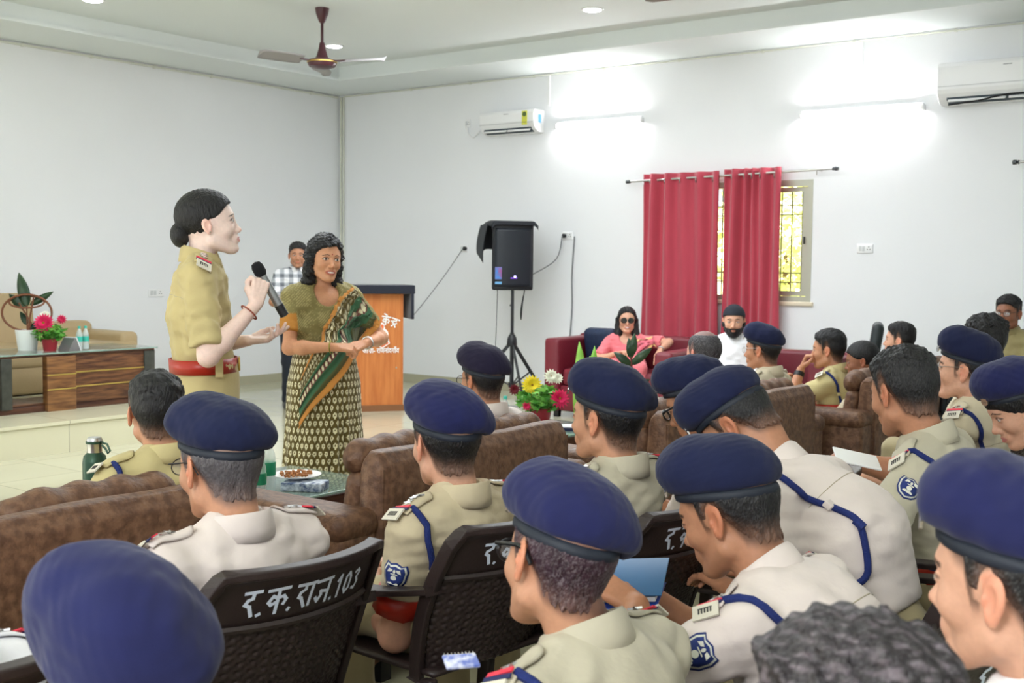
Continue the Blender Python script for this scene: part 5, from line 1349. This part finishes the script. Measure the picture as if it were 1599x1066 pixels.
    # ---------------- trousers, belt, shoes
    if legs:
        tm = KH[trouser] if isinstance(trouser, str) else trouser
        K_ = {}
        for sg in (1, -1):
            if stand: kn = V3(.02+footfwd*sg*.3, sg*.095, .48*pz/.92); an = V3(-.02+footfwd*sg, sg*.10, .09)
            else: kn = V3(.42, sg*.12, seat+.06); an = V3(.43, sg*.13, .09)
            K_[sg] = (kn, an)
        def TF(p):
            d = et(p, Pv-U*(.04 if not stand else .10), Pv+U*.03, .155*sw+.004, .154*sw+.004, .80, L)
            for sg in (1, -1):
                kn, an = K_[sg]; hp_ = Pv+V3(0, sg*.085, -.03 if not stand else -.10)
                d = smin(d, rc(p, hp_, kn, .092, .064), .03); d = smin(d, rc(p, kn, an, .062, .052), .02)
            d = d+waves(p, .003, .09, G['seed']+9)
            d = smax(d, (p-(Pv+U*.045)) @ U, .004)
            return smax(d, .045-p[:,2], .004)
        lo = np.array([min(-.24, Pv[0]-.2), -.28, 0]); hi = np.array([.56 if not stand else .26, .28, pz+.1])
        vv, ff = mesh_sdf(TF, lo, hi, .012 if not stand else .010); np_obj('trousers', [(vv, ff, None)], tm, root)
        for sg in (1, -1):
            kn, an = K_[sg]; c = an+V3(.06, 0, -.055); c[2] = .034
            def SF(p, c=c): 
                d = ell(p, c, (.14,.047,.05)); d = smin(d, rc(p, c+V3(-.07,0,.0), c+V3(-.07,0,.055), .042, .040), .03); return smax(d, .004-p[:,2], .004)
            vv, ff = mesh_sdf(SF, c-V3(.17,.07,.045), c+V3(.17,.07,.12), .008); np_obj('shoe', [(vv, ff, None)], M_shoe, root)
    if belt:
        n = 40; vs = []
        for k in range(n):
            a = 2*PI*k/n; d = L*math.sin(a)+Fd*math.cos(a)
            for zz in (.004, .056):
                base = Pv+U*(zz+.0); pt = project(lambda p: np.minimum(F(p+U*.0), et(p, Pv-U*.02, Mid, .160*sw, (.152+belly)*sw, .76+belly*1.5, L)), [base+d*.30], -d, off=.006)[0]; vs.append(tuple(map(float, pt)))
        bo = MB().add(vs, [(2*k, 2*((k+1) % n), 2*((k+1) % n)+1, 2*k+1) for k in range(n)]).build('belt', M_belt, root, solid=.005)
        mb = MB(); c = Vector(map(float, (np.array(vs[0])+np.array(vs[1]))/2)); mb.box(c+Vector(Fd)*.006, (.008,.06,.05), Matrix((tuple(Fd), tuple(L), tuple(U))).transposed(), bev=.003).build('buckle', mat('brass', rgb(200,170,90), .3, 1.0), bo)
    if extra: extra(locals())
    return root
# ------------------------------------------------------------------ the people
def at(px, py, k): v = ond(px, py, k*FPX); return (v.x, v.y, v.z)
FALL = 1.0
CHAIR = {}
# first row, on the brown sofas
person('person in khaki without a beret seated on the left sofa beside the green flask', at(243,640,.00196), hy=-24, s=.95, shirt='olive', lan=True, patch=False, seat=.40, lean=-.02, g=dict(seed=3, speck=.004, top=1.1), h=.010, skin='mid', ep='plain', sw=1.02)
person('person in a dark purple beret seated in front of the open floor by the tripod', at(752,592,.0027), hy=-6, s=.95, beret=3, shirt='light', specs='thin', lan=False, patch=False, seat=.40, lean=-.02, badge=False, ep=None, h=.011, skin='tan', g=dict(hair='short', droop=.9, bh=1.1), hair='short')
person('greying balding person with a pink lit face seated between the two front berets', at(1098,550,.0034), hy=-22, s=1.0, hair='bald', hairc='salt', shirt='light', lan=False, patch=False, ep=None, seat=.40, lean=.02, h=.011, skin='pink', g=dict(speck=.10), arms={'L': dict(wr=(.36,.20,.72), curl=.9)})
person('spectacled person in a beret facing left on the sofa before the bearded man', at(1190,545,.0037), hy=4, s=.97, beret=2, shirt='sand', specs='metal', lan=False, patch=False, seat=.40, lean=.0, h=.011, skin='tan', ep='plain')
person('person in olive khaki resting chin on hand, no beret, wearing a wristwatch', at(1293,545,.0041), hy=12, hp=2, s=1.0, shirt='olive', seat=.40, lean=.06, h=.011, skin='tan', patch=False, ep='plain', g=dict(jaw=1.05, top=1.25),
       arms={'L': dict(wr=(.22,.05,.765), pole=(.1,.6,-1), curl=1.1, dir=(-.35,-.1,.95), palm=(-.8,-.3,.2)), 'R': dict(wr=(.28,-.05,.66), pole=(0,-.6,-1), curl=.8)},
       extra=lambda L_: MB().tube([tuple(map(float, L_['A']['L']['w']+(L_['A']['L']['el']-L_['A']['L']['w'])*f_)) for f_ in (.08, .20)], .034, 14).build('wristwatch', M_black, L_['root']))
person('woman with dark tied hair seated behind the officer resting chin on hand', at(1345,562,.0040), hy=18, hp=10, s=.95, sw=.88, shirt='sand', seat=.38, lean=.02, h=.012, skin='dark', hair='bun', g=dict(fem=1, bunpos=(-.11,0,-.01)), lan=False, patch=False, ep=None, belt=False)
person('young man with thick black hair in front of the left dark office chair', at(1404,530,.0047), yaw=188, hy=2, hp=-2, s=1.0, shirt='olive', seat=.42, lean=.02, h=.012, skin='fair', lan=False, patch=False, ep=None, g=dict(top=1.3), belt=False)
person('person seen from behind with tousled black hair beside the right office chair', at(1536,532,.0032), yaw=170, hy=-8, s=1.02, shirt='sand', seat=.42, lean=.02, h=.012, skin='dark', patch=False, ep=None, g=dict(top=1.4, mess=2.2, seed=11))
person('spectacled man in dark khaki at the far right facing the hall', at(1574,488,.0046), yaw=-90, hy=-8, s=1.0, shirt='khaki_deep', seat=.50, lean=.02, h=.011, skin='dark', specs='thin', patch=False, g=dict(top=1.2), lan=True, ep='plain')
# second row, on plastic chairs
ROW2 = [
 ('grey haired officer in beret and half rim glasses seated on chair 103', at(342,722,.00146), dict(hy=-4, hp=6, beret=2, bh=1, hairc='gray', shirt='light', specs='thin', lan=False, patch=False, arms={'R': dict(wr=(.24,-.02,.55)), 'L': dict(wr=(.24,.04,.55))}, skin='mid', s=1.03, sw=1.14, lean=.0, g=dict(droop=.8, bh=.9, seed=4, speck=.05, fd=.5))),
 ('officer in beret with fresh haircut, lanyard and sleeve badge, second from the left sofa', at(695,688,.00169), dict(hy=-20, hp=2, beret=1, shirt='mid', skin='fair', sw=1.05, lean=-.02, epn=3, arms={'L': dict(wr=(.20,.05,.56)), 'R': dict(wr=(.20,-.12,.54))}, g=dict(seed=6, fd=.9))),
 ('officer with three star epaulette and beret beside the flower basket', at(947,650,.00178), dict(hy=0, hp=-2, beret=2, shirt='grey', skin='mid', sw=1.05, lean=-.02, epn=3, patch=False, g=dict(seed=8), s=1.0)),
 ('officer in beret and glasses looking down, partly behind the bowed officer', at(1086,626,.0021), dict(hy=8, hp=26, beret=2, shirt='light', specs='black', skin='brown', sw=1.0, lean=.16, patch=False, lan=False, g=dict(seed=9, droop=.6))),
]
for lb_, p_, kw in ROW2:
    kw.pop('bh', None); person(lb_, p_, h=.008, hh=.0030, **kw)
# third row
ROW3 = [
 ('officer in tilted beret and thick black glasses, purple tinted short hair', at(872,868,.00108), dict(hy=-20, hp=4, hr=13, beret=1, shirt='grey', specs='black', hairc='henna', skin='mid', sw=1.1, lean=.10, epn=1, s=1.0, arms={'L': dict(wr=(.30,.0,.52)), 'R': dict(wr=(.34,-.1,.54))}, g=dict(seed=12, speck=.08, fd=.4, ear=1.1), h=.0075, hh=.0026)),
 ('stout officer in beret bent over a blue folder, two star epaulettes', at(1135,796,.00134), dict(hy=2, hp=22, beret=2, shirt='light', skin='brown', sw=1.14, lean=.26, belly=.02, epn=2, s=1.05, g=dict(seed=13, speck=.03, droop=.5, jaw=1.15), h=.0075, hh=.0026,
     arms={'L': dict(wr=(.40,.12,.71), pole=(-.3,1,-.5), curl=.9, dir=(.8,.1,.35), palm=(0,-.4,-.9)), 'R': dict(wr=(.52,-.05,.70), curl=.8)})),
 ('officer bowed far forward so the beret hides the face, broad pale shirt back', at(1150,660,.00168), dict(hy=4, hp=50, beret=2, shirt='light', skin='brown', sw=1.04, lean=.37, belly=.02, curve=.06, epn=2, patch=False, belt=False, g=dict(seed=14, speck=.02, droop=.3), h=.008, hh=.003)),
 ('officer without a beret, close cropped hair, badge on the sleeve, reaching to the right', at(1410,610,.00190), dict(hy=-26, hp=14, shirt='grey', skin='tan', sw=1.06, lean=.14, side=.03, epn=0, s=1.03, g=dict(seed=15, fd=1.0, top=1.0, speck=.02), h=.0075, hh=.003,
     arms={'L': dict(wr=(.30,.34,.60), pole=(-.6,1,-.3), curl=.9), 'R': dict(wr=(.42,-.22,.80), pole=(-.2,-1,-.6), curl=.8, dir=(.8,.5,-.4))})),
 ('moustached officer in beret and rimless glasses facing left', at(1507,575,.00245), dict(hy=6, hp=-4, beret=2, shirt='sand', specs='metal', skin='fair', sw=1.05, lean=.02, patch=False, g=dict(seed=16, mustache=1, droop=.7), h=.010, hh=.0034)),
 ('woman officer in beret looking down at the right edge, silver beret badge', at(1592,632,.00204), dict(yaw=196, hy=14, hp=30, beret=1, shirt='sand', skin='fair', sw=.9, lean=.14, hair='bun', s=1.02, g=dict(seed=17, fem=1, lip=rgb(190,110,110), droop=.5, eye=1.4, hlo=-.03), h=.008, hh=.003, lan=False)),
 ('officer whose round blue beret fills the bottom left corner', at(203,1064,.00084), dict(hy=-16, hp=-14, hr=-16, beret=1, shirt='mid', skin='mid', lean=.05, badge=False, g=dict(seed=18, bh=1.35, droop=.8), h=.010, hh=.003, lan=False, patch=False, s=1.06)),
 ('officer whose large blue beret and ear fill the right edge', at(1583,900,.00080), dict(hy=-10, hp=4, beret=1, shirt='white', skin='fair', lean=.05, g=dict(seed=19, speck=.06, bh=.9, fd=.5), h=.010, hh=.0024, lan=False, patch=False, s=1.0)),
 ('person with blurred wavy dark hair at the bottom edge', at(1325,1172,.00063), dict(hy=-10, hp=6, shirt='mid', skin='brown', lean=.05, ep=None, hairc='soft', g=dict(seed=20, speck=.05, top=1.6, mess=2.0, streak=.7), h=.012, hh=.003, lan=False, patch=False, s=1.02)),
 ('person in pale khaki whose shoulder shows at the lower left edge', at(-165,905,.00112), dict(hy=0, hp=6, beret=1, shirt='white', skin='mid', lean=.05, badge=False, g=dict(seed=22), h=.012, hh=.0036, lan=False, patch=False)),
]
for lb_, p_, kw in ROW3: person(lb_, p_, **kw)
# ------------------------------------------------------------------ standing people
def lpx(Hl, k, px0, py0, px, py, lat=0.0): return (Hl[0]+(px-px0)*k, lat, Hl[2]-(py-py0)*k)
OP = (327, 348, .00236); OW = at(*OP); OL = (.02, 0, OW[2])
o_l = lambda px, py, lat: lpx(OL, OP[2], OP[0], OP[1], px, py, lat)
KH['o'] = KH['officer']
def o_extra(L_):
    root = L_['root']; F = L_['F']; Pv = L_['Pv']; U = L_['U']
    MB().box((.055, -.155, OL[2]-.52), (.028, .008, .075), bev=.003).build('belt_loop', KH['officer'], root)
    a = L_['A']['R']; ax = (a['w']-a['el']); c = a['el']+ax*.86
    MB().add(*_torus(tuple(map(float, c)), .034, .0028, tuple(map(float, ax)), 24, 8)).build('thread_bracelet', mat('thread', rgb(150,70,50), .7), root)
    MB().lathe([(0,-.004),(.004,0),(0,.004)], tuple(map(float, L_['toL'](V3(-.004,-.088,-.036)))), 10).build('earring', M_silver, root)
officer = person('woman officer standing in khaki uniform, hair in a bun, talking into a microphone', OW, yaw=50, stand=True, seat=1.01, lean=.02, hy=2, hp=-9, s=1.0, sw=.97, skin='pale', hair='bun', hairc='black',
    shirt='officer', trouser='officer', lan=False, patch=False, ep='stars', epn=3, h=.0075, hh=.0024, fold=.0042, sleevel=.80, torso_yaw=0,
    g=dict(fem=1, lip=rgb(206,130,124), bunpos=(-.112,0,-.030), seed=5, gaze=0, nose=.97, jaw=.9, ear=.88, eye=1.5),
    arms={'R': dict(wr=o_l(396,474,-.17), pole=(-.1,-.3,-1), dir=(.22,.15,.95), palm=(-.2,1,.0), per=(1.25,1.35,1.4,1.4), curl=1.3, thumb=.2, thick=1.0),
          'L': dict(wr=o_l(384,534,.06), pole=(-.3,.5,-.9), dir=(.9,-.25,.12), palm=(.1,-.3,.9), per=(.15,.35,.5,.65), curl=.4, spread=.3, thumb=.0)}, extra=o_extra)
# microphone in her right hand
Mo = Matrix.Translation(officer.location) @ Matrix.Rotation(math.radians(50), 4, 'Z')
m0 = Mo @ Vector(o_l(396,410,-.135)); m1 = Mo @ Vector(o_l(441,492,-.125)); md_ = (m1-m0).normalized()
t = empty('microphone', m0, 0, 'cordless microphone with black foam head held by the standing officer', 'microphone')
LM = (m1-m0).length
MB().lathe([(0,-.005),(.016,0),(.022,.014),(.0225,.038),(.017,.052),(.0,.053)], (0,0,0), 20, axis=md_).build('foam_head', mat('foam', rgb(24,24,28), .95, bump=.4, bscale=300), t)
MB().lathe([(0,.05),(.0165,.05),(.0155,.10),(.0165,LM*.78),(.0,LM*.78)], (0,0,0), 20, axis=md_).build('barrel', mat('mic_silver', rgb(150,152,154), .3, .9), t)
MB().lathe([(0,LM*.78),(.017,LM*.78),(.0165,LM-.004),(.0,LM)], (0,0,0), 20, axis=md_).build('end_cap', M_black, t)

# woman in the green and brown saree
SPp = (508, 403, .0034); SW_ = at(*SPp); SL = (.03, 0, SW_[2]); SY = -25
G_OR = np.array(rgb(196,132,58)); G_GR = np.array(rgb(54,98,66)); G_OL = np.array(rgb(92,76,26)); G_MA = np.array(rgb(104,52,46)); G_CR = np.array(rgb(228,220,184))
def motif(u, v, cu, cv):
    row = np.floor(v/cv); uu = (u/cu+.5*(row % 2)) % 1-.5; vv = (v/cv) % 1-.5
    d = np.sqrt((uu/.30)**2+((vv-.10)/.34)**2); core = np.sqrt((uu/.10)**2+((vv-.12)/.12)**2)
    stem = (np.abs(uu) < .06) & (vv < -.1) & (vv > -.38)
    return ((d < 1) & (core > 1)) | stem
def saree_extra(L_):
    root = L_['root']; F = L_['F']; A = L_['A']; Pv = L_['Pv']
    nu, nv = 420, 240; V_ = np.zeros((nv, nu, 3)); th = np.linspace(0, 2*PI, nu, endpoint=False); zt = .97
    zz = np.interp(np.arange(nv)/(nv-1), [0, 1], [zt, .035]); C_ = np.zeros((nv, nu, 3))
    ra = np.interp(zz, [.03,.3,.6,.78,.88,.98], [.245,.225,.205,.198,.178,.160]); rb = np.interp(zz, [.03,.3,.6,.78,.88,.98], [.20,.185,.175,.170,.150,.125])
    for j in range(nv):
        k = (zt-zz[j])/zt; fold = .009*k*np.sin(15*th+2.2*np.sin(3*th)+1.2*k)+.004*k*np.sin(34*th+3*k)+.012*k*np.exp(-((th-.2)/.3)**2)*np.sin(40*th)
        V_[j,:,0] = (rb[j]+fold)*np.cos(th)+.01; V_[j,:,1] = (ra[j]+fold)*np.sin(th); V_[j,:,2] = zz[j]+.006*np.sin(9*th)*(k > .97)
        m = motif(th*.2, np.full(nu, zz[j]), .0285, .040); C_[j] = np.where(m[:, None], G_CR, G_OL)
        if zz[j] < .115: C_[j] = np.where((motif(th*.2, np.full(nu, zz[j]), .03, .05))[:, None], G_CR*.9, G_GR)
    idx = np.arange(nv*nu).reshape(nv, nu); f_ = np.stack([idx[:-1], np.roll(idx, -1, 1)[:-1], np.roll(idx, -1, 1)[1:], idx[1:]], -1).reshape(-1, 4)[:, ::-1]
    M_sar = mat('saree_cloth', (1,1,1), .8, vcol=True, noise=.06, nscale=8, sheen=.2, bump=.1, bscale=400)
    np_obj('saree_skirt', [(V_.reshape(-1, 3).astype(F4), f_, C_.reshape(-1, 3))], M_sar, root)
    def FF(p):
        z = p[:,2]; a = np.interp(z, [.03,.3,.6,.78,.88,.98], [.245,.225,.205,.198,.178,.160])+.012; b = np.interp(z, [.03,.3,.6,.78,.88,.98], [.20,.185,.175,.170,.150,.125])+.012
        sk_ = (np.sqrt(((p[:,0]-.01)/b)**2+(p[:,1]/a)**2)-1)*b
        return np.minimum(F(p), np.where(z < 1.0, sk_, sk_+(z-1.0))).astype(F4)
    ns, nt_ = 150, 130; S, T = np.meshgrid(np.linspace(0, 1, ns), np.linspace(0, 1, nt_))
    up = np.stack([np.interp(S, [0,.35,1], [-.205,-.09,.165]), np.interp(S, [0,.35,1], [.84,1.02,1.37])], -1); lw = np.stack([np.interp(S, [0,.5,1], [-.215,.02,.31]), np.interp(S, [0,.5,1], [.56,.81,1.13])], -1)
    yz = lw*(1-T[..., None])+up*T[..., None]; fl = .006*np.sin(T*34+2*S)*(1-.3*S)
    o = np.stack([np.full(S.shape, .17), yz[...,0], yz[...,1]], -1).reshape(-1, 3).astype(F4)
    def FS(p): return smin(FF(p), smin(rc(p, A['L']['sh'], A['L']['el'], .062, .055), rc(p, A['L']['sh']+V3(0,0,.01), L_['Nb'], .055,.055), .03), .04)
    p = snap(FS, o, off=.014, n=14); nrm_ = (o-p); p = p+V3(1,0,0)*(fl.reshape(-1, 1)+.004)
    t_ = T.ravel(); s_ = S.ravel(); L_len = .75; c = np.tile(G_OL, (len(p), 1)); u_ = s_*L_len
    c[motif(u_, t_*.34, .030, .036)] = G_CR
    def band(a, b, col): 
        m = (t_ >= a) & (t_ < b); c[m] = col
    band(.93, 1.01, G_OR); band(.52, .62, G_GR); band(.40, .52, G_MA)
    m = (t_ >= .40) & (t_ < .52) & (((u_/.032) % 1-.5)**2/.09+((t_-.46)/.045)**2 < 1); c[m] = G_CR
    band(.24, .40, G_GR); band(.12, .24, G_OL*.7+G_GR*.3); band(-.01, .12, G_OR)
    idx = np.arange(ns*nt_).reshape(nt_, ns); f_ = np.stack([idx[:-1,:-1], idx[:-1,1:], idx[1:,1:], idx[1:,:-1]], -1).reshape(-1, 4)
    ob = np_obj('pallu', [(p, f_, c)], M_sar, root); md = ob.modifiers.new('s', 'SOLIDIFY'); md.thickness = .004; md.offset = -1
    # back fall of the pallu
    S2, T2 = np.meshgrid(np.linspace(0, 1, 60), np.linspace(0, 1, 60)); yy = np.interp(T2, [0, 1], [.03, .255]); z2 = 1.36-.85*S2-.10*T2
    o = np.stack([-.14-.02*S2, yy-.03*S2, z2], -1).reshape(-1, 3).astype(F4); p = snap(FS, o, off=.014, n=14)+(V3(-1,0,0)*(.008+.008*np.sin(T2.ravel()*20))[:, None])
    c = np.tile(G_GR, (len(p), 1)); c[motif(S2.ravel()*.8, T2.ravel()*.25, .03, .036)] = G_CR; c[(T2.ravel() > .92)] = G_OR; c[T2.ravel() < .5] = G_OL; c[(T2.ravel() < .5) & motif(S2.ravel()*.8, T2.ravel()*.25, .03, .036)] = G_CR
    idx = np.arange(3600).reshape(60, 60); f_ = np.stack([idx[:-1,:-1], idx[:-1,1:], idx[1:,1:], idx[1:,:-1]], -1).reshape(-1, 4)
    ob = np_obj('pallu_fall', [(p, f_, c)], M_sar, root); md = ob.modifiers.new('s', 'SOLIDIFY'); md.thickness = .004
    a = A['L']; ax = a['w']-a['el']; q = a['el']+ax*.93
    wt = MB().add(*_torus(tuple(map(float, q)), .031, .005, tuple(map(float, ax)), 24, 8)).build('wristwatch', M_silver, root)
    a = A['R']; ax = a['w']-a['el']; q = a['el']+ax*.92
    MB().add(*_torus(tuple(map(float, q)), .033, .0035, tuple(map(float, ax)), 24, 8)).build('bangle', mat('bangle_gold', rgb(150,140,70), .35, .8), root)
    for sg in (-1, 1): MB().lathe([(0,-.006),(.006,0),(0,.006)], tuple(map(float, L_['toL'](V3(.0, sg*.087,-.040)))), 10).build('earring', M_silver, root)
def blouse_col(v):
    c = np.tile(np.array(rgb(122,112,66)), (len(v), 1)); d = (np.sin(v[:,1]*420)*np.sin(v[:,2]*420)) > .35; c[d] = np.array(rgb(160,148,98))
    m = (v[:,1] < -.17) & (v[:,2] < 1.155); c[m] = np.array(rgb(176,118,44)); return c
M_bl = mat('blouse_cloth', (1,1,1), .75, vcol=True, bump=.1, bscale=400)
person('smiling woman with wavy hair in a green and brown printed saree, hands clasped', SW_, yaw=SY, stand=True, seat=.90, lean=.03, hy=4, hp=2, hr=-4, s=1.0, sw=.99, skin='brown', hair='wavy', shirt=(M_bl, blouse_col), lan=False, patch=False, ep=None, belt=False, legs=False,
    collar=False, seam=False, h=.007, hh=.0024, belly=.01, sleevel=.62, g=dict(fem=1, smile=1, bindi=1, seed=9, neckline=1, lip=rgb(176,84,76), jaw=.92, skin=rgb(204,148,114), eye=1.5),
    arms={'R': dict(wr=(.225,-.015,.985), pole=(-.5,-1,-.6), dir=(.25,.95,-.05), palm=(-.6,.1,-.8), curl=.75, thumb=.3), 'L': dict(wr=(.205,.165,1.0), pole=(-.6,1,-.5), dir=(.35,-.9,-.2), palm=(-.5,-.3,-.8), curl=.9, thumb=.3)}, extra=saree_extra)

# man in a checked shirt behind them
def check_col(v):
    c = np.tile(np.array(rgb(226,226,230)), (len(v), 1)); a = (v[:,1] % .085) < .038; b = (v[:,2] % .085) < .038
    c[a | b] = np.array(rgb(166,170,176)); c[a & b] = np.array(rgb(104,108,116)); return c
M_ck = mat('checked_cotton', (1,1,1), .8, vcol=True)
person('man in a grey checked shirt and dark trousers standing behind the saree woman', at(465, 398, .0062), yaw=-40, stand=True, seat=.90, lean=.0, hy=-4, s=1.0, sw=1.0, skin='brown', shirt=(M_ck, check_col), trouser='blackish', lan=False, patch=False, ep=None, belt=False, seam=False, h=.007, hh=.0034,
    g=dict(seed=7, fd=.6, stubble=.2), footfwd=.02, arms={'R': dict(wr=(.26,-.06,1.02), pole=(-.3,-1,-.8), curl=.9, dir=(.4,.9,0)), 'L': dict(wr=(.25,.06,1.0), pole=(-.3,1,-.8), curl=.9, dir=(.4,-.9,0))})
# ------------------------------------------------------------------ guests on the maroon sofas
KH['pink'] = cloth('pink', rgb(226,120,128)); KH['denim'] = cloth('denim', rgb(46,58,84))
def pink_extra(L_):
    F = L_['F']; root = L_['root']; ns = 50
    S, T = np.meshgrid(np.linspace(0, 1, ns), np.linspace(0, 1, ns)); z0 = L_['Sd'][2]
    y = -.16+.34*S+.05*T; z = z0-.42+.46*S-.26*(T-.5)*(1-.3*S)
    o = np.stack([np.full(S.shape, .15), y, z], -1).reshape(-1, 3).astype(F4); p = snap(F, o, off=.012, n=14)+V3(1,0,0)*(.006*np.sin(T.ravel()*26))[:, None]
    idx = np.arange(ns*ns).reshape(ns, ns); f_ = np.stack([idx[:-1,:-1], idx[:-1,1:], idx[1:,1:], idx[1:,:-1]], -1).reshape(-1, 4)
    c = np.tile(np.array(rgb(224,112,128)), (len(p), 1)); c[T.ravel() > .9] = np.array(rgb(240,190,130)); c[T.ravel() < .08] = np.array(rgb(240,190,130))
    ob = np_obj('pallu', [(p, f_, c)], mat('pink_saree', (1,1,1), .7, vcol=True, sheen=.3), root); md = ob.modifiers.new('s', 'SOLIDIFY'); md.thickness = .004
    a = L_['A']['L']; ax = a['w']-a['el']; q = a['el']+ax*.92
    MB().add(*_torus(tuple(map(float, q)), .030, .005, tuple(map(float, ax)), 20, 8)).build('wristwatch', M_silver, root)
person('woman in a pink saree and large sunglasses leaning an arm on the maroon sofa', at(979, 499, .0060), yaw=-58, seat=.44, lean=-.04, hy=2, hp=-2, s=1.0, sw=.92, skin='fair', hair='long', shirt='pink', trouser='pink', lan=False, patch=False, ep=None, belt=False, collar=False, seam=False, h=.009, hh=.0034, specs='sun',
    g=dict(fem=1, seed=6, smile=.3, neckline=1, lip=rgb(190,80,80)), arms={'L': dict(wr=(.30,.30,.66), pole=(-.2,1,.2), curl=.3, dir=(.7,-.2,-.6)), 'R': dict(wr=(.26,-.10,.62), pole=(-.3,-1,-.6), curl=.5)}, extra=pink_extra)
def cap_extra(L_):
    def cf(q):
        d = ell(q, (-.012,0,.030), (.108,.088,.096)); zl = np.interp(q[:,0], [-.13,-.05,0,.05,.11], [-.01,.02,.03,.042,.052]).astype(F4); d = smax(d, zl-q[:,2], .004)
        return smin(d, ell(q, (-.10,0,.0), (.055,.06,.010), rotm(0,-.5,0)), .008)
    L_['head_part'](cf, 'backward_cap', mat('cap_cloth', rgb(30,34,44), .85), lo=(-.19,-.13,-.05))
person('bearded man in a white polo shirt and backward dark cap on the maroon sofa', at(1146, 500, .0050), yaw=-66, seat=.44, lean=.0, hy=0, hp=4, s=1.0, sw=1.12, skin='fair', hair='cap', shirt='white', trouser='denim', lan=False, patch=False, ep=None, belt=False, h=.010, hh=.0034, seam=False, beardy=True,
    g=dict(seed=8), extra=cap_extra, arms={'R': dict(wr=(.3,-.16,.62), curl=.5), 'L': dict(wr=(.3,.16,.62), curl=.5)})
# ------------------------------------------------------------------ hand held things
def placed(name, c, rot, label, cat):
    t = empty(name, c, 0, label, cat); t.rotation_euler = rot; return t
c = ond(962, 930, .00140*FPX)
t = placed('folder', c, (math.radians(8), math.radians(-6), math.radians(20)), 'open blue folder held by the stout officer', 'folder')
MB().box((0,0,0), (.20,.14,.004), bev=.0015).build('back_cover', mat('folder_blue', rgb(20,60,160), .35), t)
MB().box((.0,.02,.010), (.19,.13,.010)).build('paper', M_white, t, smooth=False)
MB().box((.01,.02,.035), (.20,.14,.003), Matrix.Rotation(.22,3,'X'), bev=.001).build('front_cover', mat('folder_teal', rgb(34,92,140), .3), t)
c = ond(1338, 716, .00185*FPX)
t = placed('paper_sheet', c, (.3,.2,.6), 'white folded paper held by the cropped haired officer', 'paper'); MB().box((0,0,0), (.13,.09,.006), bev=.002).build('sheet', M_white, t)
c = ond(720, 1032, .00104*FPX)
t = placed('spiral_pad', c, (.2,.0,.9), 'small blue and white spiral pad beside the tilted beret officer', 'notepad')
MB().box((0,0,0), (.056,.04,.006), bev=.002).build('pad_pages', mat('pad_print', rgb(210,214,230), .5, col2=rgb(90,110,190), nscale=60), t)
mb = MB()
for k in range(9): mb.add(*_torus((-.024+.006*k, .020, 0), .004, .001, (1,0,0), 12, 6))
mb.build('spiral_wire', M_steel, t)
q = onz(152, 722, .80); q = Vector(at(148, 722, .00205))
t = empty('flask', (q.x, q.y, q.z-.20), .4, 'dark green steel flask with silver lid beside the left sofa officer', 'flask')
M_fl = mat('flask_green', rgb(44,74,58), .4, .4)
MB().lathe([(0,0),(.036,0),(.038,.01),(.038,.20),(.034,.222),(.024,.232),(.022,.236),(0,.236)], (0,0,0), 24).build('flask_body', M_fl, t)
MB().lathe([(0,.234),(.0235,.234),(.0235,.262),(.024,.264),(.024,.276),(.020,.282),(0,.283)], (0,0,0), 24).build('flask_lid', M_steel, t)
MB().lathe([(.024,.262),(.027,.262),(.027,.270),(.024,.270)], (0,0,0), 20).build('lid_band', M_fl, t)
mb = MB(); mb.tube([(.026,0,.266),(.045,.0,.262),(.056,0,.240),(.048,0,.232),(.040,0,.246),(.026,0,.258)], .0035, 6).build('carry_loop', M_fl, t)
# ------------------------------------------------------------------ chairs under the people
def chair_for(o, label, number='103', dx=0.0, rz=None, dz=0): 
    p = o.location; return put_chair(p.x+dx, p.y, rz if rz is not None else o.rotation_euler.z, label, number=number)
PPL = {o['label']: o for o in bpy.data.objects if o.name.startswith('person')}
def who(s): return next(o for l, o in PPL.items() if l.startswith(s))
chair_for(who('grey haired'), 'brown plastic chair lettered 103 under the grey haired officer', dx=.0, rz=PI-.06)
chair_for(who('officer in beret with fresh'), 'brown plastic chair with white lettering behind the lanyard officer', number='78', rz=PI-.10)
chair_for(who('officer with three star'), 'brown plastic chair with faint lettering behind the three star officer', number='21', rz=PI-.05)
for s, lb_ in (('officer in beret and glasses', 'brown plastic chair of the officer looking down in glasses'), ('officer bowed far', 'brown plastic chair under the bowed officer with ribbed back'), ('officer without a beret', 'brown plastic chair under the cropped haired officer'),
               ('moustached', 'brown plastic chair behind the moustached officer'), ('woman officer in beret', 'brown plastic chair of the woman officer at the right edge'), ('officer in tilted', 'brown plastic chair of the officer with purple tinted hair'), ('stout', 'brown plastic chair of the stout officer'),
               ('person seen from behind', 'brown plastic chair under the person with tousled black hair'), ('officer whose round', 'brown plastic chair of the officer in the bottom left corner'), ('person in pale', 'brown plastic chair at the lower left edge')):
    chair_for(who(s), lb_)
q = ond(1312, 542, .0052*FPX); office_chair(q.x, q.y, math.radians(200), 'dark leather office chair standing behind the young man with thick hair')
q = ond(1424, 548, .0040*FPX); office_chair(q.x, q.y, math.radians(200), 'dark leather office chair left of the tousled hair')
p_ = who('young man').location; put_chair(p_.x, p_.y, math.radians(190), 'brown plastic chair hidden under the young man with thick hair')
p_ = who('spectacled man in dark').location; office_chair(p_.x, p_.y, math.radians(-90), 'office chair under the spectacled man in dark khaki')
